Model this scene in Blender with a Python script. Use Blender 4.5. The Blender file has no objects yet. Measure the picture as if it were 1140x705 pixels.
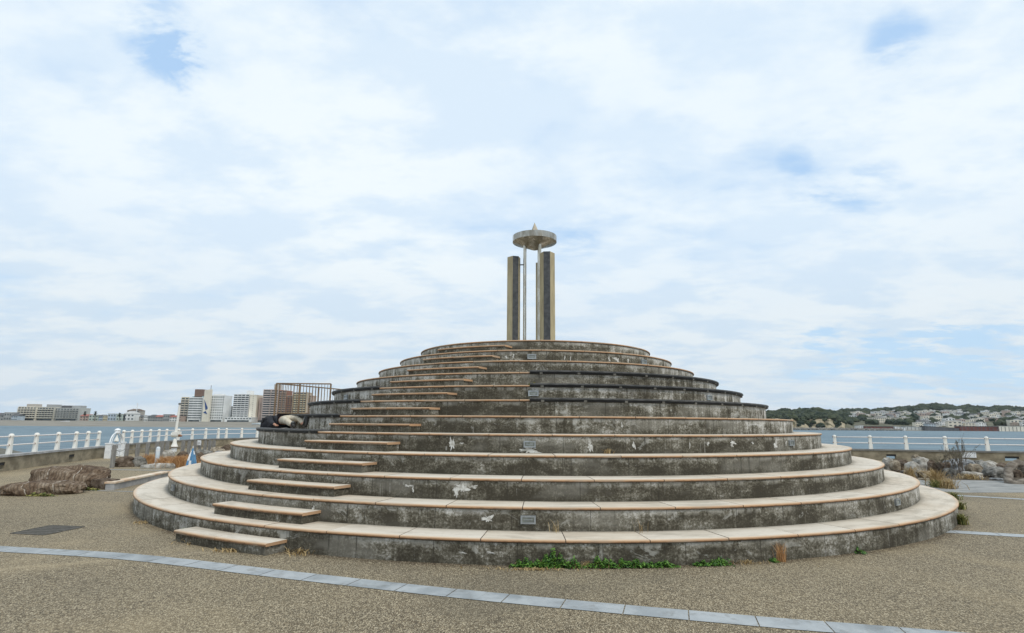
import bpy, bmesh, math, random
from mathutils import Vector, Matrix, noise
random.seed(7)
PI = math.pi
SC = bpy.context.scene
COL = SC.collection

# ------------------------------------------------------------------ camera
EYE = 2.0
F, PITCH, ROLL = 647.21, .1821, .0072
cam_d = bpy.data.cameras.new('camera'); cam = bpy.data.objects.new('camera', cam_d); COL.objects.link(cam)
cam_d.sensor_width = 36; cam_d.lens = F/1140*36; cam_d.clip_start = .1; cam_d.clip_end = 30000
cam.matrix_world = Matrix.Translation((0, 0, EYE)) @ Matrix.Rotation(PI/2+PITCH, 4, 'X') @ Matrix.Rotation(ROLL, 4, 'Z')
SC.camera = cam
SC.view_settings.view_transform = 'Standard'; SC.view_settings.look = 'None'
SC.view_settings.exposure = 0.0; SC.view_settings.gamma = 1
SUN_EL, SUN_AZ = math.radians(52), math.radians(140)     # azimuth clockwise from +Y (view direction)

def ray(px, py):
    x = (px-570)/F; z = (352.5-py)/F; y = 1.
    c, s = math.cos(.0072), math.sin(.0072); x, z = c*x-s*z, s*x+c*z
    c, s = math.cos(-PITCH), math.sin(-PITCH); y, z = c*y+s*z, -s*y+c*z
    return Vector((x, y, z))
def gnd(px, py, z=0.):
    r = ray(px, py); return r*((z-EYE)/r.z)+Vector((0, 0, EYE))
def at(px, py, Y):
    r = ray(px, py); return r*(Y/r.y)+Vector((0, 0, EYE))

# ------------------------------------------------------------------ node helpers
class NT:
    def __init__(s, tree):
        s.t = tree; s.n = tree.nodes; s.l = tree.links
    def new(s, typ, **k):
        n = s.n.new(typ)
        for a, b in k.items(): setattr(n, a, b)
        return n
    def put(s, sock, v):
        if v is None: return
        if hasattr(v, 'is_output'): s.l.new(v, sock)
        else:
            if hasattr(sock.default_value, '__len__') and not hasattr(v, '__len__'): v = [v]*len(sock.default_value)
            if hasattr(v, '__len__') and len(sock.default_value) == 4 and len(v) == 3: v = (*v, 1)
            sock.default_value = v
    def math(s, op, a, b=None, c=None, clamp=False):
        n = s.new('ShaderNodeMath', operation=op, use_clamp=clamp)
        for i, v in enumerate((a, b, c)):
            if v is not None: s.put(n.inputs[i], v)
        return n.outputs[0]
    def vec(s, op, a, b=None, scale=None):
        n = s.new('ShaderNodeVectorMath', operation=op)
        s.put(n.inputs[0], a)
        if b is not None: s.put(n.inputs[1], b)
        if scale is not None: s.put(n.inputs['Scale'], scale)
        return n.outputs['Value'] if op in ('DOT_PRODUCT', 'LENGTH', 'DISTANCE') else n.outputs[0]
    def noise(s, co, scale, detail=4, rough=.55, dist=0):
        n = s.new('ShaderNodeTexNoise'); s.put(n.inputs['Vector'], co)
        n.inputs['Scale'].default_value = scale; n.inputs['Detail'].default_value = detail
        n.inputs['Roughness'].default_value = rough; n.inputs['Distortion'].default_value = dist
        return n.outputs[0]
    def vor(s, co, scale, feature='F1', out='Distance'):
        n = s.new('ShaderNodeTexVoronoi', feature=feature); s.put(n.inputs['Vector'], co)
        n.inputs['Scale'].default_value = scale
        return n.outputs[out]
    def rng(s, v, a, b, c=0., d=1., smooth=True):
        n = s.new('ShaderNodeMapRange', interpolation_type='SMOOTHSTEP' if smooth else 'LINEAR')
        s.put(n.inputs[0], v)
        for i, k in enumerate((a, b, c, d)): n.inputs[i+1].default_value = k
        return n.outputs[0]
    def mix(s, f, a, b, blend='MIX'):
        n = s.new('ShaderNodeMix', data_type='RGBA', blend_type=blend)
        s.put(n.inputs[0], f); s.put(n.inputs[6], a); s.put(n.inputs[7], b)
        return n.outputs[2]
    def ramp(s, f, stops):
        n = s.new('ShaderNodeValToRGB'); s.put(n.inputs[0], f)
        r = n.color_ramp
        while len(r.elements) < len(stops): r.elements.new(.5)
        for e, (p, c) in zip(r.elements, stops): e.position = p; e.color = (*c, 1)
        return n.outputs[0]
    def mapping(s, co, scale=(1, 1, 1), rot=(0, 0, 0), loc=(0, 0, 0)):
        n = s.new('ShaderNodeMapping'); s.put(n.inputs[0], co)
        n.inputs['Scale'].default_value = scale; n.inputs['Rotation'].default_value = rot; n.inputs['Location'].default_value = loc
        return n.outputs[0]
    def sep(s, v):
        n = s.new('ShaderNodeSeparateXYZ'); s.put(n.inputs[0], v); return n.outputs
    def comb(s, x, y, z):
        n = s.new('ShaderNodeCombineXYZ')
        for i, v in enumerate((x, y, z)): s.put(n.inputs[i], v)
        return n.outputs[0]
    def attr(s, name):
        return s.new('ShaderNodeAttribute', attribute_name=name)
    def bump(s, h, strength=.3, dist=.02):
        n = s.new('ShaderNodeBump'); s.put(n.inputs['Height'], h)
        n.inputs['Strength'].default_value = strength; n.inputs['Distance'].default_value = dist
        return n.outputs[0]

def material(name, rough=.8, metal=0., spec=.5):
    m = bpy.data.materials.new(name); m.use_nodes = True
    t = NT(m.node_tree); b = m.node_tree.nodes['Principled BSDF']
    b.inputs['Roughness'].default_value = rough; b.inputs['Metallic'].default_value = metal
    b.inputs['Specular IOR Level'].default_value = spec
    t.b = b; t.m = m
    t.obj = t.new('ShaderNodeTexCoord').outputs['Object']
    return t
def simple(name, ca, cb, scale=3., rough=.7, metal=0., spec=.4, bump=.15, lo=.35, hi=.65, stretch=(1, 1, 1), bscale=None, bd=.01):
    t = material(name, rough, metal, spec)
    co = t.mapping(t.obj, stretch)
    n = t.noise(co, scale, 6, .6)
    t.put(t.b.inputs['Base Color'], t.mix(t.rng(n, lo, hi), ca, cb))
    if bump: t.put(t.b.inputs['Normal'], t.bump(t.noise(co, bscale or scale*6, 4), bump, bd))
    return t.m

# ------------------------------------------------------------------ world
W = bpy.data.worlds.new('World'); SC.world = W; W.use_nodes = True
w = NT(W.node_tree); bg = W.node_tree.nodes['Background']
sky = w.new('ShaderNodeTexSky', sky_type='NISHITA', sun_disc=False, sun_elevation=SUN_EL, sun_rotation=SUN_AZ, altitude=0, air_density=1.0, dust_density=.6, ozone_density=1.2)
d = w.new('ShaderNodeTexCoord').outputs['Generated']
sx, sy, sz = w.sep(d)
den = w.math('ADD', w.math('MAXIMUM', sz, 0.), .20)
p = w.comb(w.math('DIVIDE', sx, den), w.math('DIVIDE', sy, den), 0.)
big = w.noise(w.mapping(p, (.8, 1.2, 1), (0, 0, .5), (3.1, 1.7, 0)), 1.0, 3, .5, .4)
fine = w.noise(w.mapping(p, (1, 1.35, 1), (0, 0, .35), (7.3, 2.2, .4)), 2.8, 8, .55, .15)
cov = w.math('ADD', w.math('MULTIPLY', big, .45), w.math('MULTIPLY', fine, .55))
HOLES = [(180, 46, 4.0, .13), (205, 68, 3.4, .15), (224, 92, 2.8, .13), (150, 20, 5, .03), (160, 281, 2.6, .10), (900, 214, 2.6, .09), (935, 216, 2.6, .075), (975, 210, 3, .08), (998, 42, 2.6, .085), (985, 75, 3, .04),
         (1030, 15, 4, .03), (660, 298, 4.5, .05), (820, 85, 4, .03), (1110, 392, 6.5, .13), (1030, 396, 6.0, .12), (950, 396, 5.5, .12), (880, 385, 5.0, .10), (820, 20, 3, .035), (440, 285, 4, .05), (640, 272, 4, .05), (885, 178, 1.8, .07)]
hole = None
for (hx, hy, deg, amt) in HOLES:
    v = ray(hx, hy).normalized()
    dt = w.vec('DOT_PRODUCT', w.vec('NORMALIZE', w.vec('MULTIPLY', d, (1, 1, 1))), tuple(v))
    g = w.rng(dt, math.cos(math.radians(deg)), 1.0, 0, amt)
    hole = g if hole is None else w.math('ADD', hole, g)
cov2 = w.math('SUBTRACT', w.math('ADD', cov, .125), w.math('MULTIPLY', hole, w.rng(w.noise(w.mapping(p, (1, 1.6, 1), (0, 0, .6), (2, 8, 1)), 4.6, 8, .62, .3), .34, .64, 1.7, .1)))
mask = w.rng(cov2, .345, .60, .12, 1.)
shade = w.noise(w.mapping(p, (1, 1.35, 1), (0, 0, .25), (1.3, 9.1, 2)), 3.1, 8, .58, .1)
ccol = w.mix(w.rng(shade, .38, .59), (7.3, 8.6, 9.9), (8.95, 9.75, 10.2))
ccol = w.mix(w.rng(w.noise(p, .55, 2, .5), .40, .66, 0., .55), ccol, (7.1, 8.5, 10.0))
ccol = w.mix(w.rng(sz, .0, .36, .95, 0.), ccol, w.mix(w.rng(shade, .38, .58), (6.1, 7.4, 8.6), (7.4, 8.2, 8.8)))
blue = w.vec('MULTIPLY', sky.outputs[0], (1.0, 1.0, 1.0))
blue = w.mix(.85, blue, w.mix(w.rng(sz, .05, .45), (5.6, 7.9, 10.2), (4.6, 7.0, 10.2)))
colr = w.mix(mask, blue, ccol)
w.put(bg.inputs['Color'], colr); bg.inputs['Strength'].default_value = .1

sl = bpy.data.lights.new('sun', 'SUN'); sl.energy = 1.7; sl.angle = math.radians(14); sl.color = (1, .93, .82)
so = bpy.data.objects.new('sun', sl); COL.objects.link(so)
sd = Vector((math.sin(SUN_AZ)*math.cos(SUN_EL), math.cos(SUN_AZ)*math.cos(SUN_EL), math.sin(SUN_EL)))
so.rotation_euler = sd.to_track_quat('Z', 'Y').to_euler()

# ------------------------------------------------------------------ mesh helpers
class MB:
    def __init__(s): s.v = []; s.f = []; s.m = []; s.uv = {}; s.c = {}
    def add(s, vs, fs, mi=0):
        o = len(s.v); s.v += [tuple(v) for v in vs]
        for f in fs: s.f.append([o+i for i in f]); s.m.append(mi)
        return o
    def box(s, c, size, rz=0., mi=0, taper=1.):
        hx, hy, hz = size[0]/2, size[1]/2, size[2]/2
        ca, sa = math.cos(rz), math.sin(rz); vs = []
        for z, k in ((-hz, 1), (hz, taper)):
            for x, y in ((-hx, -hy), (hx, -hy), (hx, hy), (-hx, hy)):
                x *= k; y *= k
                vs.append((c[0]+ca*x-sa*y, c[1]+sa*x+ca*y, c[2]+z))
        s.add(vs, [(3, 2, 1, 0), (4, 5, 6, 7), (0, 1, 5, 4), (1, 2, 6, 5), (2, 3, 7, 6), (3, 0, 4, 7)], mi)
    def prism(s, pts, z0, z1, mi=0):
        n = len(pts)
        s.add([(x, y, z0) for x, y in pts]+[(x, y, z1) for x, y in pts],
              [tuple(range(n))[::-1], tuple(range(n, 2*n))]+[(i, (i+1) % n, n+(i+1) % n, n+i) for i in range(n)], mi)
    def tube(s, pts, rad, seg=8, mi=0, caps=True):
        pts = [Vector(q) for q in pts]; rad = rad if hasattr(rad, '__len__') else [rad]*len(pts)
        vs = []; fs = []
        for i, q in enumerate(pts):
            dd = (pts[min(i+1, len(pts)-1)]-pts[max(i-1, 0)]).normalized()
            a = dd.cross(Vector((0, 0, 1)))
            if a.length < .05: a = dd.cross(Vector((1, 0, 0)))
            a.normalize(); b = dd.cross(a)
            for k in range(seg):
                t = 2*PI*k/seg; vs.append(q+(a*math.cos(t)+b*math.sin(t))*rad[i])
        for i in range(len(pts)-1):
            for k in range(seg):
                k2 = (k+1) % seg; fs.append((i*seg+k, i*seg+k2, (i+1)*seg+k2, (i+1)*seg+k))
        if caps: fs += [tuple(range(seg))[::-1], tuple(range((len(pts)-1)*seg, len(pts)*seg))]
        s.add(vs, fs, mi)
    def lathe(s, prof, seg=32, c=(0, 0, 0), mi=0):
        vs = []; fs = []
        for r, z in prof:
            for k in range(seg):
                t = 2*PI*k/seg; vs.append((c[0]+r*math.cos(t), c[1]+r*math.sin(t), c[2]+z))
        for i in range(len(prof)-1):
            for k in range(seg):
                k2 = (k+1) % seg; fs.append((i*seg+k, i*seg+k2, (i+1)*seg+k2, (i+1)*seg+k))
        if prof[0][0] > .001: fs.append(tuple(range(seg))[::-1])
        if prof[-1][0] > .001: fs.append(tuple(range((len(prof)-1)*seg, len(prof)*seg)))
        s.add(vs, fs, mi)
    def build(s, name, mats, parent=None, smooth=False, loc=None):
        me = bpy.data.meshes.new(name); me.from_pydata(s.v, [], s.f)
        mats = mats if isinstance(mats, (list, tuple)) else [mats]
        for m in mats: me.materials.append(m)
        me.polygons.foreach_set('material_index', s.m)
        me.polygons.foreach_set('use_smooth', [bool(smooth)]*len(s.f))
        if smooth == 'auto':
            me.polygons.foreach_set('use_smooth', [True]*len(s.f)); me.set_sharp_from_angle(angle=math.radians(38))
        if s.uv:
            uvl = me.uv_layers.new(name='UVMap')
            for fi, poly in enumerate(me.polygons):
                q = s.uv.get(fi)
                if q:
                    for li, uvc in zip(poly.loop_indices, q): uvl.data[li].uv = uvc
        if s.c:
            ca = me.attributes.new('tint', 'FLOAT', 'FACE')
            ca.data.foreach_set('value', [s.c.get(i, .5) for i in range(len(s.f))])
        me.update(); o = bpy.data.objects.new(name, me); COL.objects.link(o)
        if loc is not None: o.location = loc
        if parent: o.parent = parent
        return o
def tag(o, label=None, cat=None, group=None, kind=None):
    for k, v in (('label', label), ('category', cat), ('group', group), ('kind', kind)):
        if v: o[k] = v
    return o
def empty(name, loc, label, cat, group=None, rz=0.):
    o = bpy.data.objects.new(name, None); COL.objects.link(o); o.location = loc; o.rotation_euler.z = rz
    o.empty_display_size = .2
    return tag(o, label, cat, group)
CH = {}
def children(o): return [c for c in bpy.data.objects if c.parent == o]
def copy_tree(o, kids, loc, rz=0, sc=(1, 1, 1), label=None, parent=None):
    c = o.copy(); COL.objects.link(c)
    c.location = loc; c.rotation_euler.z = rz; c.scale = sc
    if label: c['label'] = label
    for k in kids:
        n = k.copy(); COL.objects.link(n); n.parent = c
    return c

# ------------------------------------------------------------------ materials
def m_ground():
    t = material('exposed aggregate paving', .85, 0, .3)
    v = t.new('ShaderNodeTexVoronoi'); t.put(v.inputs['Vector'], t.mapping(t.obj, (1, .5, .3))); v.inputs['Scale'].default_value = 84
    hv = t.sep(v.outputs['Color'])
    col = t.ramp(hv[0], [(0, (.07, .05, .034)), (.2, (.12, .10, .074)), (.4, (.26, .185, .105)), (.55, (.25, .21, .15)), (.72, (.37, .315, .225)), (.9, (.48, .425, .32)), (1, (.62, .57, .47))])
    matrix = (.17, .138, .094)
    col = t.mix(t.rng(v.outputs['Distance'], .32, .62), col, matrix)
    n1 = t.noise(t.obj, .35, 5, .6); n2 = t.noise(t.obj, 1.7, 5, .6)
    col = t.mix(t.rng(n1, .38, .62, 0, .35), col, (.30, .25, .17))
    col = t.mix(t.rng(n2, .55, .75, 0, .3), col, (.085, .075, .06))
    # far side of the plaza is worn paler and sandier
    y = t.sep(t.obj)[1]
    col = t.mix(t.rng(t.math('ADD', y, t.math('MULTIPLY', n1, 9)), 15, 26, 0, .55), col, (.38, .315, .215))
    # construction joint bands, faintly paler
    xx, yy, zz = t.sep(t.obj)
    dl = t.math('ABSOLUTE', t.math('ADD', t.math('ADD', t.math('MULTIPLY', xx, .47), t.math('MULTIPLY', yy, -.883)), t.math('ADD', 10.55, t.math('MULTIPLY', t.noise(t.obj, .8), .25))))
    col = t.mix(t.rng(dl, .02, .16, .55, 0), col, (.42, .35, .25))
    gr_ = t.noise(t.obj, 16, 4, .75)
    col = t.mix(t.rng(gr_, .40, .60, .40, 0), col, (.075, .062, .045)); col = t.mix(t.rng(gr_, .52, .68, 0, .35), col, (.42, .36, .26))
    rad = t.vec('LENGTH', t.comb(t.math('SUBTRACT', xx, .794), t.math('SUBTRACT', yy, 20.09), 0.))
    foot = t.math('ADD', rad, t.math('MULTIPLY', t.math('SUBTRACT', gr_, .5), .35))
    col = t.mix(t.rng(foot, 11.34, 11.52, .8, 0), col, (.075, .052, .032))  # brown dirt ring round the first tier, deepened as painted contact shade
    g2 = t.sep(t.vor(t.mapping(t.obj, (1, .5, 1)), 125, 'F1', 'Color'))[1]
    col = t.mix(t.rng(g2, .12, .34, .70, 0), col, (.055, .046, .034)); col = t.mix(t.rng(g2, .70, .92, 0, .70), col, (.60, .53, .41))
    wear = t.noise(t.obj, .16, 4, .55, .8)
    col = t.mix(t.rng(wear, .50, .60, 0, .38), col, (.11, .10, .08)); col = t.mix(t.rng(wear, .34, .46, .30, 0), col, (.44, .36, .24))
    hair = t.math('ABSOLUTE', t.math('SUBTRACT', t.noise(t.obj, .42, 5, .55, .3), .5))
    col = t.mix(t.rng(hair, 0, .0028, .55, 0), col, (.06, .048, .034))
    col = t.mix(1., col, (.93, .905, .825), 'MULTIPLY')
    st = t.noise(t.obj, .9, 6, .7, .6)
    col = t.mix(t.rng(st, .60, .74, 0, .3), col, (.06, .055, .045))
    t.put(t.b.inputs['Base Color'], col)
    t.put(t.b.inputs['Normal'], t.bump(t.math('SUBTRACT', 1., v.outputs['Distance']), .55, .008))
    return t.m
def m_riser():
    t = material('stained concrete riser', .9, 0, .25)
    uv = t.new('ShaderNodeUVMap', uv_map='UVMap').outputs[0]
    u, v, _ = t.sep(uv)
    wash = t.attr('tint').outputs['Fac']
    # v carries tier*10 + height above the tread below
    n1 = t.noise(t.mapping(uv, (1.1, 2.3, 1)), 1.0, 8, .66, .35)
    n2 = t.noise(t.mapping(uv, (6.5, .75, 1), (0, 0, 0), (3, 7, 1)), 1.0, 6, .6, .25)
    n3 = t.noise(t.mapping(uv, (4.2, 5.2, 1), (0, 0, 0), (13, 2, 5)), 1.0, 8, .7, .6)
    hgt = t.math('MODULO', v, 10.)
    topw = t.rng(hgt, .16, .35, 0, .13)
    a = t.math('ADD', t.math('ADD', t.math('MULTIPLY', n1, .62), t.math('MULTIPLY', n3, .38)), topw)
    a = t.math('ADD', a, t.math('MULTIPLY', t.math('SUBTRACT', n2, .5), t.rng(wash, .2, .9, .15, .8)))
    a = t.math('ADD', a, t.math('MULTIPLY', t.math('SUBTRACT', wash, .42), .21))
    a = t.math('ADD', a, t.math('MULTIPLY', t.math('SUBTRACT', t.noise(uv, 26, 5, .75), .5), .62))
    a = t.math('MULTIPLY_ADD', t.math('SUBTRACT', a, .55), 2.1, .545)
    col = t.ramp(a, [(.28, (.050, .043, .030)), (.45, (.090, .080, .057)), (.56, (.145, .131, .098)), (.66, (.225, .208, .165)), (.77, (.37, .35, .30)), (.92, (.55, .53, .48))])
    # pale cleaned patches with a crisp edge
    pt = t.noise(t.mapping(uv, (2.6, 3.0, 1), (0, 0, 0), (71, 33, 2)), 1.0, 8, .66, .9)
    pt = t.math('ADD', t.math('ADD', pt, t.math('MULTIPLY', topw, .55)), t.math('MULTIPLY', t.math('SUBTRACT', wash, .4), .10))
    col = t.mix(t.rng(pt, .60, .66, 0, .7), col, t.mix(t.rng(n3, .4, .6), (.24, .23, .19), (.40, .385, .34)))
    lip = t.noise(t.mapping(uv, (3.2, 1.2, 1), (0, 0, 0), (17, 53, 2)), 1.0, 5, .6, .4)
    col = t.mix(t.math('MULTIPLY', t.rng(hgt, .20, .29), t.rng(lip, .50, .60, 0, .6)), col, (.36, .34, .29))
    blk = t.noise(t.mapping(uv, (.55, 1.2, 1), (0, 0, 0), (27, 3, 22)), 1.0, 4, .55, .3)
    col = t.mix(t.rng(blk, .52, .68, 0, .45), col, (.25, .235, .195))
    col = t.mix(t.rng(blk, .33, .46, .35, 0), col, (.055, .047, .033))
    # darker brown in blotches low on the wall
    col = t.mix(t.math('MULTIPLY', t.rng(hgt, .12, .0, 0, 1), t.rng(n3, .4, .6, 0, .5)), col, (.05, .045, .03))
    # vertical drip lines, dark and chalky
    dl = t.noise(t.mapping(uv, (13, .35, 1), (0, 0, 0), (5, 5, 8)), 1.0, 3, .5, .1)
    dpt = t.noise(t.mapping(uv, (2.1, 7, 1), (0, 0, 0), (9, 1, 3)), 1., 3)
    col = t.mix(t.math('MULTIPLY', t.rng(dl, .62, .72, 0, .6), t.rng(dpt, .48, .62)), col, (.36, .345, .30))
    dk = t.noise(t.mapping(uv, (10, .3, 1), (0, 0, 0), (45, 15, 8)), 1.0, 3, .5, .1)
    col = t.mix(t.rng(dk, .62, .70, 0, .7), col, (.035, .032, .025))
    col = t.mix(1., col, (1.06, 1.08, 1.13), 'MULTIPLY')
    # formwork joints
    ju = t.math('ABSOLUTE', t.math('SUBTRACT', t.math('FRACT', t.math('MULTIPLY', u, 1/1.23)), .5))
    col = t.mix(t.rng(ju, .0, .009, .8, 0), col, (.04, .035, .028))
    t.put(t.b.inputs['Base Color'], col)
    t.put(t.b.inputs['Normal'], t.bump(t.noise(uv, 28, 6, .65), .35, .012))
    return t.m
def m_tile():
    t = material('cream stone tread tile', .75, 0, .3)
    uv = t.new('ShaderNodeUVMap', uv_map='UVMap').outputs[0]
    u, v, _ = t.sep(uv)       # v: 0 at the nose bottom, .06 at the top edge, then metres inward
    tint = t.attr('tint').outputs['Fac']
    n1 = t.noise(t.mapping(uv, (1.2, 4.5, 1)), 1.2, 6, .6, .3); n2 = t.noise(uv, 9, 6, .65)
    col = t.mix(t.rng(n1, .35, .68), (.63, .56, .46), (.53, .455, .36))
    col = t.mix(t.rng(tint, 0, 1, 0, .5), col, (.67, .63, .56))
    col = t.mix(t.rng(n2, .5, .75, 0, .35), col, (.40, .34, .26))
    edge = t.math('ADD', v, t.math('MULTIPLY', t.math('SUBTRACT', n1, .5), .10))
    col = t.mix(t.rng(edge, .05, .15, .7, 0), col, (.55, .36, .21))
    nose = t.mix(t.rng(n2, .35, .65), (.40, .205, .095), (.21, .105, .05))
    nose = t.mix(t.rng(t.math('ADD', v, t.math('MULTIPLY', n1, .02)), .035, .060), nose, (.50, .33, .20))
    col = t.mix(t.rng(v, .048, .068, 1, 0), col, nose)
    col = t.mix(t.rng(v, .016, .026, .85, 0), col, (.10, .07, .045))
    dirt = t.noise(t.mapping(uv, (.7, 2.2, 1), (0, 0, 0), (31, 4, 0)), 1.0, 7, .65, .4)
    col = t.mix(t.rng(dirt, .48, .66, 0, .55), col, (.34, .30, .235))
    # grime plus painted corner shade along the foot of the next riser
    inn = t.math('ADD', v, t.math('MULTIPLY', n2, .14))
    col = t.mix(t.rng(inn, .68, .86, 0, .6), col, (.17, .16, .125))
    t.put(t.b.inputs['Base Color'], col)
    t.put(t.b.inputs['Normal'], t.bump(n2, .2, .004))
    return t.m
M = {}
M['ground'] = m_ground(); M['riser'] = m_riser(); M['tile'] = m_tile()
M['joint'] = simple('dark joint', (.03, .028, .022), (.06, .05, .04), 20)
M['riser_plain'] = simple('bracket grey', (.10, .095, .08), (.17, .16, .14), 5)
M['void'] = simple('black shade strip and lintel', (.012, .012, .012), (.02, .02, .02), 5)  # near-black for the painted shade gap under seats; also scupper lintels
M['chalk'] = simple('white lime stain', (.66, .66, .63), (.40, .385, .35), 16, .9, bump=.4)
M['seat'] = simple('dark seat board', (.045, .045, .045), (.10, .10, .098), 3, .6, stretch=(2, 2, 6), bump=.2)
M['paver'] = None
def m_paver():
    t = material('blue grey stone paver', .7, 0, .35)
    n = t.noise(t.obj, 2.2, 6, .6, .4); n2 = t.noise(t.obj, 30, 5, .6)
    col = t.mix(t.rng(n, .35, .65), (.22, .245, .26), (.37, .395, .405))
    col = t.mix(t.attr('tint').outputs['Fac'], col, (.42, .445, .46))
    col = t.mix(t.rng(t.noise(t.obj, 5, 7, .7, .5), .5, .68, 0, .5), col, (.17, .165, .15))
    t.put(t.b.inputs['Base Color'], col); t.put(t.b.inputs['Normal'], t.bump(n2, .2, .004)); return t.m
M['paver'] = m_paver()
M['grey_paving'] = simple('grey concrete paving', (.20, .205, .20), (.33, .33, .315), 1.4, .85, stretch=(1, 3, 1))
M['wall'] = simple('weathered sea wall concrete', (.17, .145, .10), (.31, .27, .195), 1.6, .9, stretch=(1, 1, 1.5), bump=.4, bscale=18)
M['coping'] = simple('pale coping', (.42, .42, .42), (.28, .285, .29), 2.5, .6, bump=.2)
M['coping_dark'] = simple('grey coping', (.15, .15, .145), (.22, .215, .20), 2.5, .8, bump=.2)
M['white'] = simple('chipped white paint', (.80, .79, .74), (.62, .59, .52), 6, .55, lo=.5, hi=.8)
M['rail'] = simple('painted white rail', (.78, .74, .71), (.58, .50, .45), 8, .5, lo=.5, hi=.8)
M['rust'] = simple('rust', (.18, .075, .035), (.33, .17, .09), 20, .9)
M['bright_white'] = simple('bright white paint', (.82, .84, .85), (.7, .72, .74), 5, .5)
M['wood_post'] = simple('grey timber post', (.19, .185, .175), (.30, .29, .27), 6, .9, stretch=(3, 3, .5), bump=.5)
M['brown_metal'] = simple('brown painted steel', (.26, .18, .105), (.14, .095, .06), 5, .6, stretch=(1, 1, 2))
M['gold_stone'] = simple('buff stone facing', (.46, .39, .24), (.34, .28, .17), 3, .7, stretch=(2, 2, .4), bump=.2)
M['black_stone'] = simple('black granite', (.035, .037, .039), (.07, .072, .074), 8, .45, spec=.5, bump=.1)
def m_metal(name, a, b, rough):
    t = material(name, rough, 1.0)
    n = t.noise(t.mapping(t.obj, (1.2, 1.2, .4)), 6, 4, .6)
    t.put(t.b.inputs['Base Color'], t.mix(t.rng(n, .35, .65), a, b))
    t.put(t.b.inputs['Roughness'], t.rng(n, .3, .7, rough-.06, rough+.12))
    return t.m
M['steel'] = m_metal('stainless steel', (.62, .59, .52), (.46, .42, .34), .28)
M['dish'] = m_metal('weathered steel sheet', (.42, .40, .355), (.27, .245, .20), .30)
M['gold_pale'] = simple('dull tan metal', (.40, .36, .29), (.30, .26, .20), 6, .6, metal=.3)
M['lamp_frame'] = m_metal('light frame', (.45, .48, .50), (.33, .35, .36), .5)
M['lens'] = simple('frosted lens', (.15, .16, .145), (.30, .32, .28), 9, .35)
M['cover'] = simple('cast cover plate', (.06, .055, .045), (.10, .09, .075), 12, .8, bump=.5)
M['water'] = None
def m_water():
    t = material('sea water', .5, 0, .28)
    co = t.mapping(t.obj, (.45, 1.2, 1))
    n = t.noise(co, .55, 6, .62, .3); n2 = t.noise(t.mapping(t.obj, (.03, .09, 1)), 1, 5, .6)
    n3 = t.noise(t.mapping(t.obj, (.22, .8, 1)), .5, 4, .6, .4)
    col = t.mix(t.rng(n2, .35, .65), (.11, .175, .215), (.15, .225, .265))
    col = t.mix(t.rng(n3, .42, .66), col, (.06, .11, .15))
    t.put(t.b.inputs['Base Color'], col)
    t.put(t.b.inputs['Normal'], t.bump(t.math('ADD', n, t.math('MULTIPLY', n3, .7)), 1.0, .55))
    return t.m
M['water'] = m_water()
M['sand'] = simple('grey beach sand', (.20, .185, .155), (.27, .25, .21), .05, .95, stretch=(1, 4, 1))
M['land'] = simple('land', (.10, .11, .07), (.18, .17, .12), .02, .95)
M['breakwater'] = simple('wet quay stone', (.085, .085, .065), (.16, .15, .12), .8, .9, stretch=(1, 2, 1), bump=.6)
def m_rock(name, cols, band=0., scale=4.5):
    t = material(name, .92, 0, .2)
    n = t.noise(t.obj, scale, 8, .68, .5)
    if band:
        x, y, z = t.sep(t.obj)
        s = t.math('ADD', t.math('MULTIPLY', x, .93), t.math('MULTIPLY', y, .35))
        wv = t.math('MULTIPLY_ADD', t.math('SINE', t.math('ADD', t.math('MULTIPLY', s, band), t.math('MULTIPLY', n, 9))), .06, 0.)
        n = t.math('ADD', n, wv)
    col = t.ramp(n, [(.30, cols[0]), (.45, cols[1]), (.56, cols[2]), (.72, cols[3])])
    t.put(t.b.inputs['Base Color'], col)
    t.put(t.b.inputs['Normal'], t.bump(t.noise(t.obj, scale*5, 7, .7), .7, .03))
    return t.m
def m_strata():
    t = material('banded brown rock', .92, 0, .2)
    n = t.noise(t.obj, 2.6, 10, .78, .3); x, y, z = t.sep(t.obj)
    sc = t.math('ADD', t.math('ADD', x, t.math('MULTIPLY', z, .25)), t.math('MULTIPLY', t.noise(t.obj, 1.6, 3), .5))
    col = t.ramp(n, [(.34, (.05, .03, .02)), (.46, (.13, .088, .058)), (.56, (.23, .175, .125)), (.68, (.42, .36, .29))])
    fine_ = t.math('SINE', t.math('MULTIPLY', sc, 62)); col = t.mix(t.rng(fine_, .1, 1., 0, .55), col, (.055, .04, .03))
    vein = t.math('ABSOLUTE', t.math('SINE', t.math('MULTIPLY', sc, 4.4)))
    col = t.mix(t.math('MULTIPLY', t.rng(vein, .0, .07, 1, 0), t.rng(t.noise(t.obj, 9, 3), .42, .55)), col, (.52, .47, .40))
    t.put(t.b.inputs['Base Color'], col)
    t.put(t.b.inputs['Normal'], t.bump(t.math('ADD', t.noise(t.obj, 12, 8, .75), t.math('MULTIPLY', fine_, .12)), .9, .04)); return t.m
M['strata'] = m_strata()
ROCKC = {
 'pale': m_rock('pale grey rock', ((.10, .09, .075), (.27, .25, .215), (.44, .42, .38), (.62, .60, .56))),
 'beige': m_rock('beige rock', ((.07, .052, .035), (.20, .165, .12), (.34, .29, .22), (.50, .45, .37))),
 'grey': m_rock('grey rock', ((.045, .042, .036), (.13, .125, .11), (.24, .23, .21), (.42, .41, .38))),
 'dark': m_rock('dark brown rock', ((.04, .03, .022), (.085, .062, .045), (.15, .115, .085), (.27, .23, .19))),
 'blue grey': m_rock('blue grey rock', ((.09, .095, .10), (.17, .18, .185), (.26, .27, .28), (.42, .43, .44)))}
M['cliff'] = None
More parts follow.
